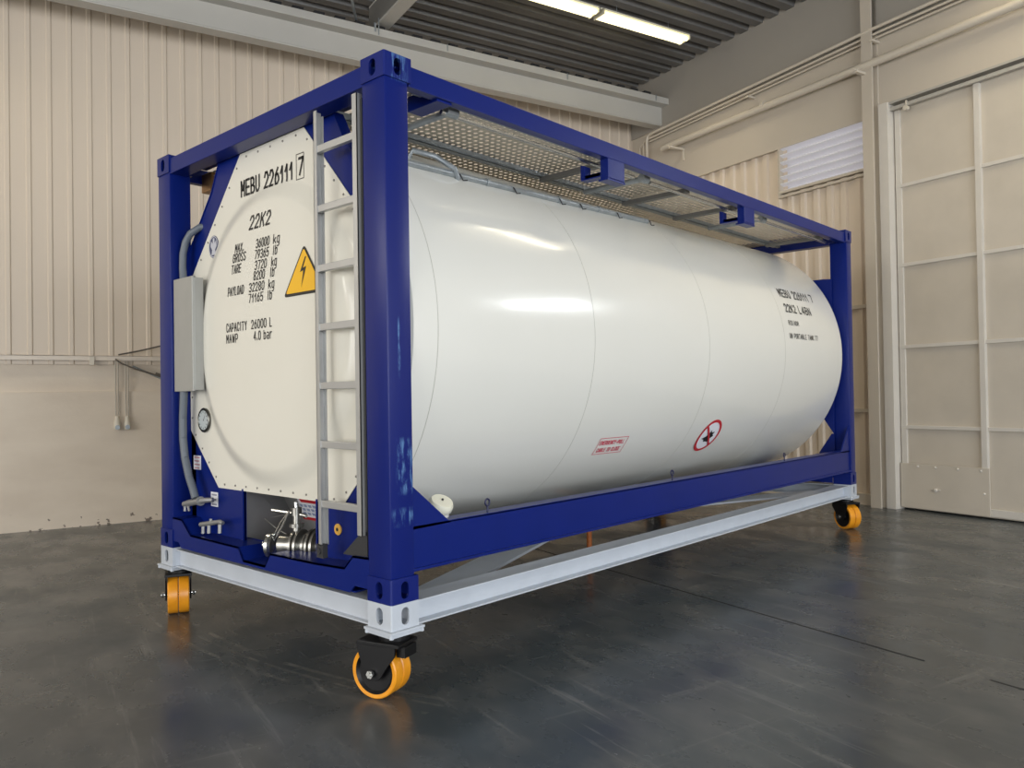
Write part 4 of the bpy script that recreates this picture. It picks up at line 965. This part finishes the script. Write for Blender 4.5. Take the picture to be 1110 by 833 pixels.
for i in range(n):
    t0, t1 = -0.135 + 0.27 * i / n, -0.135 + 0.27 * (i + 1) / n
    c45 = math.cos(math.radians(45)); w = 0.010
    q = [(t0 * c45 - w * c45, -t0 * c45 - w * c45), (t1 * c45 - w * c45, -t1 * c45 - w * c45), (t1 * c45 + w * c45, -t1 * c45 + w * c45), (t0 * c45 + w * c45, -t0 * c45 + w * c45)]
    mb.f([mb.v(cylp(cyy + a, (cz + b) * K, 0.0075)) for a, b in q])
mb.build('red_ring', RED, shell)
mb = BX()
fig = [(-0.095, -0.02), (-0.05, -0.03), (-0.03, -0.055), (0.0, -0.05), (0.03, -0.06), (0.045, -0.02), (0.075, 0.0), (0.05, 0.015), (0.06, 0.045), (0.02, 0.035), (0.0, 0.06), (-0.015, 0.02), (-0.04, 0.0)]
ct = (0.0, -0.01)
for i in range(len(fig)):
    a, b = fig[i], fig[(i + 1) % len(fig)]
    mb.f([mb.v(cylp(cyy + p[0], (cz + p[1]) * K, 0.0060)) for p in (ct, a, b)])
mb.build('black_pictogram', INK, shell)

# =================================================================== TROLLEY
tr = thing('transport_trolley', 'light grey steel trolley frame with orange twin casters under the container', 'trolley', (CX, CL / 2, 0))
tr['_o'] = [CX, CL / 2, 0.0]
for sgn, cx in ((-1, 0.0), (1, -CW)):
    def q(a, b): return sorted((cx + sgn * a, cx + sgn * b))
    mb = BX(); y0, y1 = 0.165, CL - 0.165
    mb.box(*q(0.02, 0.165), y0, y1, -0.018, -0.010); mb.box(*q(0.075, 0.085), y0, y1, -0.118, -0.012); mb.box(*q(0.02, 0.165), y0, y1, -0.126, -0.118)
    mb.build('side_beam', TROL, tr, bevel=0.0015)
for cy, s in ((0, 1), (CL, -1)):
    def q(a, b): return sorted((cy + s * a, cy + s * b))
    mb = BX(); x0, x1 = -CW + 0.175, -0.175
    mb.box(x0, x1, *q(0.02, 0.155), -0.018, -0.010); mb.box(x0, x1, *q(0.050, 0.060), -0.118, -0.012); mb.box(x0, x1, *q(0.02, 0.155), -0.126, -0.118)
    mb.build('end_beam', TROL, tr, bevel=0.0015)
# flat diagonal braces between the beams
for ex, ey in ((-0.10, 0.12), (-0.10, CL - 0.12), (-CW + 0.10, 0.12), (-CW + 0.10, CL - 0.12)):
    c = Vector((CX, CL / 2)); e = Vector((ex, ey)); d = (c - e).normalized(); nrm = Vector((-d.y, d.x)) * 0.11; e2 = e + d * 0.34
    mb = BX(); P = [e2 - nrm, e2 + nrm, c + nrm, c - nrm]
    mb.hexa([(p.x, p.y, -0.066) for p in P] + [(p.x, p.y, -0.050) for p in P]); mb.build('diagonal_brace', TROL, tr)
mb = BX(); mb.tube([(-0.95, 2.20, -0.11), (-0.95, 2.20, -0.02)], 0.006, 6); mb.tube([(-0.95, 2.20, -0.02), (-0.95, 2.42, -0.02)], 0.006, 6); mb.tube([(-0.95, 2.42, -0.02), (-0.95, 2.42, -0.11)], 0.006, 6)
mb.build('wire_holder', GALV, tr)
NORM = {(0, 0): ((0.30, -0.954), (-0.135, 0.045)), (1, 0): ((0.416, 0.909), (-2.345, 0.075)), (0, 1): ((-0.494, -0.869), (-0.055, 5.93)), (1, 1): ((0.2, -0.98), (-2.35, 5.95))}
for i, (cx, sx) in enumerate(((0, -1), (-CW, 1))):
    for j, (cy, sy) in enumerate(((0, 1), (CL, -1))):
        o = casting(cx, cy, -0.1215, TROL, tr, h=0.1205, sx=sx, sy=sy, name='corner_block')
        x0, x1 = sorted((cx - sx * 0.016, cx + sx * 0.19)); y0, y1 = sorted((cy - sy * 0.016, cy + sy * 0.19))
        mb = BX(); mb.box(x0, x1, y0, y1, -0.134, -0.1225); mb.box(x0 + 0.006, x1 - 0.006, y0 + 0.006, y1 - 0.006, -0.150, -0.136)
        for a in (x0 + 0.012, x1 - 0.012):
            for b_ in (y0 + 0.012, y1 - 0.012): mb.lathe([(0, -0.018), (0.012, -0.018), (0.012, 0.010), (0, 0.010)], (a, b_, -0.134), (0, 0, 1), 6)
        mb.build('mounting_plate', TROL, o, bevel=0.0015)
        # caster
        (nx, ny), (wx, wy) = NORM[(i, j)]
        n_ = Vector((nx, ny, 0)).normalized(); f_ = Vector((-n_.y, n_.x, 0)); C0 = Vector((wx, wy, 0.125)); pc = Vector((cx + sx * 0.087, cy + sy * 0.087, 0))
        L_ = lambda a, b, z: tuple(C0 + n_ * a + f_ * b + Vector((0, 0, z - 0.125)))
        mb = MB(); sd_ = (pc - C0); sb = sd_.dot(f_); sa = sd_.dot(n_)
        mb.lathe([(0, 0), (0.075, 0), (0.075, 0.022), (0.06, 0.035), (0, 0.035)], (pc.x, pc.y, 0.2645), (0, 0, 1), 24)
        sg_ = 1 if sb >= 0 else -1
        # fork cheeks outside the wheels
        for a0, a1 in ((0.070, 0.080), (-0.080, -0.070)):
            P = [(-0.040, 0.110), (-0.022, 0.090), (0.022, 0.090), (0.045, 0.105), (0.075, 0.150), (0.125, 0.215), (0.130, 0.272), (-0.085, 0.272), (-0.085, 0.235), (-0.060, 0.165)]
            if sb < 0: P = [(-b, z) for b, z in P][::-1]
            A_ = [mb.v(L_(a0, b, z)) for b, z in P]; B_ = [mb.v(L_(a1, b, z)) for b, z in P]; mb.f(A_); mb.f(B_[::-1])
            for k in range(len(P)): mb.f([A_[k], A_[(k + 1) % len(P)], B_[(k + 1) % len(P)], B_[k]])
        P = [L_(-0.083, -sg_ * 0.088, 0.255), L_(0.083, -sg_ * 0.088, 0.255), L_(0.083, sg_ * 0.150, 0.255), L_(-0.083, sg_ * 0.150, 0.255)]
        mb.hexa(P + [tuple(Vector(p) + Vector((0, 0, 0.016))) for p in P])
        P = [L_(a, sg_ * b, z) for z in (0.205, 0.255) for a, b in ((-0.05, 0.118), (0.05, 0.118), (0.05, 0.165), (-0.05, 0.165))]
        mb.hexa(P)
        ck = mb.build('caster_fork', BLACK, tr, bevel=0.002)
        for a0 in (-0.034, 0.034):
            mb = MB(); mb.lathe([(0.103, -0.030), (0.119, -0.032), (0.124, -0.027), (0.125, 0), (0.124, 0.027), (0.119, 0.032), (0.103, 0.030), (0.103, -0.030)], C0 + n_ * a0, n_, 48)
            wh = mb.build('caster_wheel', YEL, ck, smooth=True)
            mb = MB(); mb.lathe([(0, -0.026), (0.03, -0.030), (0.035, -0.014), (0.090, -0.016), (0.104, -0.030), (0.104, 0.030), (0.090, 0.016), (0.035, 0.014), (0.03, 0.030), (0, 0.026)], C0 + n_ * a0, n_, 32)
            mb.build('wheel_hub', BLACK, ck, smooth=True)
        mb = MB(); mb.tube([C0 - n_ * 0.106, C0 + n_ * 0.106], 0.010, 12)
        for a0, a1 in ((0.088, 0.102), (-0.102, -0.088)): mb.tube([C0 + n_ * a0, C0 + n_ * a1], 0.019, 6)
        mb.build('axle_bolt', STEEL, ck)

# orange post under the container
mb = MB(); mb.lathe([(0, 0), (0.06, 0), (0.06, 0.012), (0.022, 0.014), (0.022, 0.36), (0.045, 0.362), (0.045, 0.374), (0, 0.376)], (-1.20, 3.10, 0.0), (0, 0, 1), 20)
tag(mb.build('support_post', RUST, smooth=True), 'short rusty orange post standing on the floor under the container', 'post')

for o in D.objects:
    if '_o' in o: del o['_o']
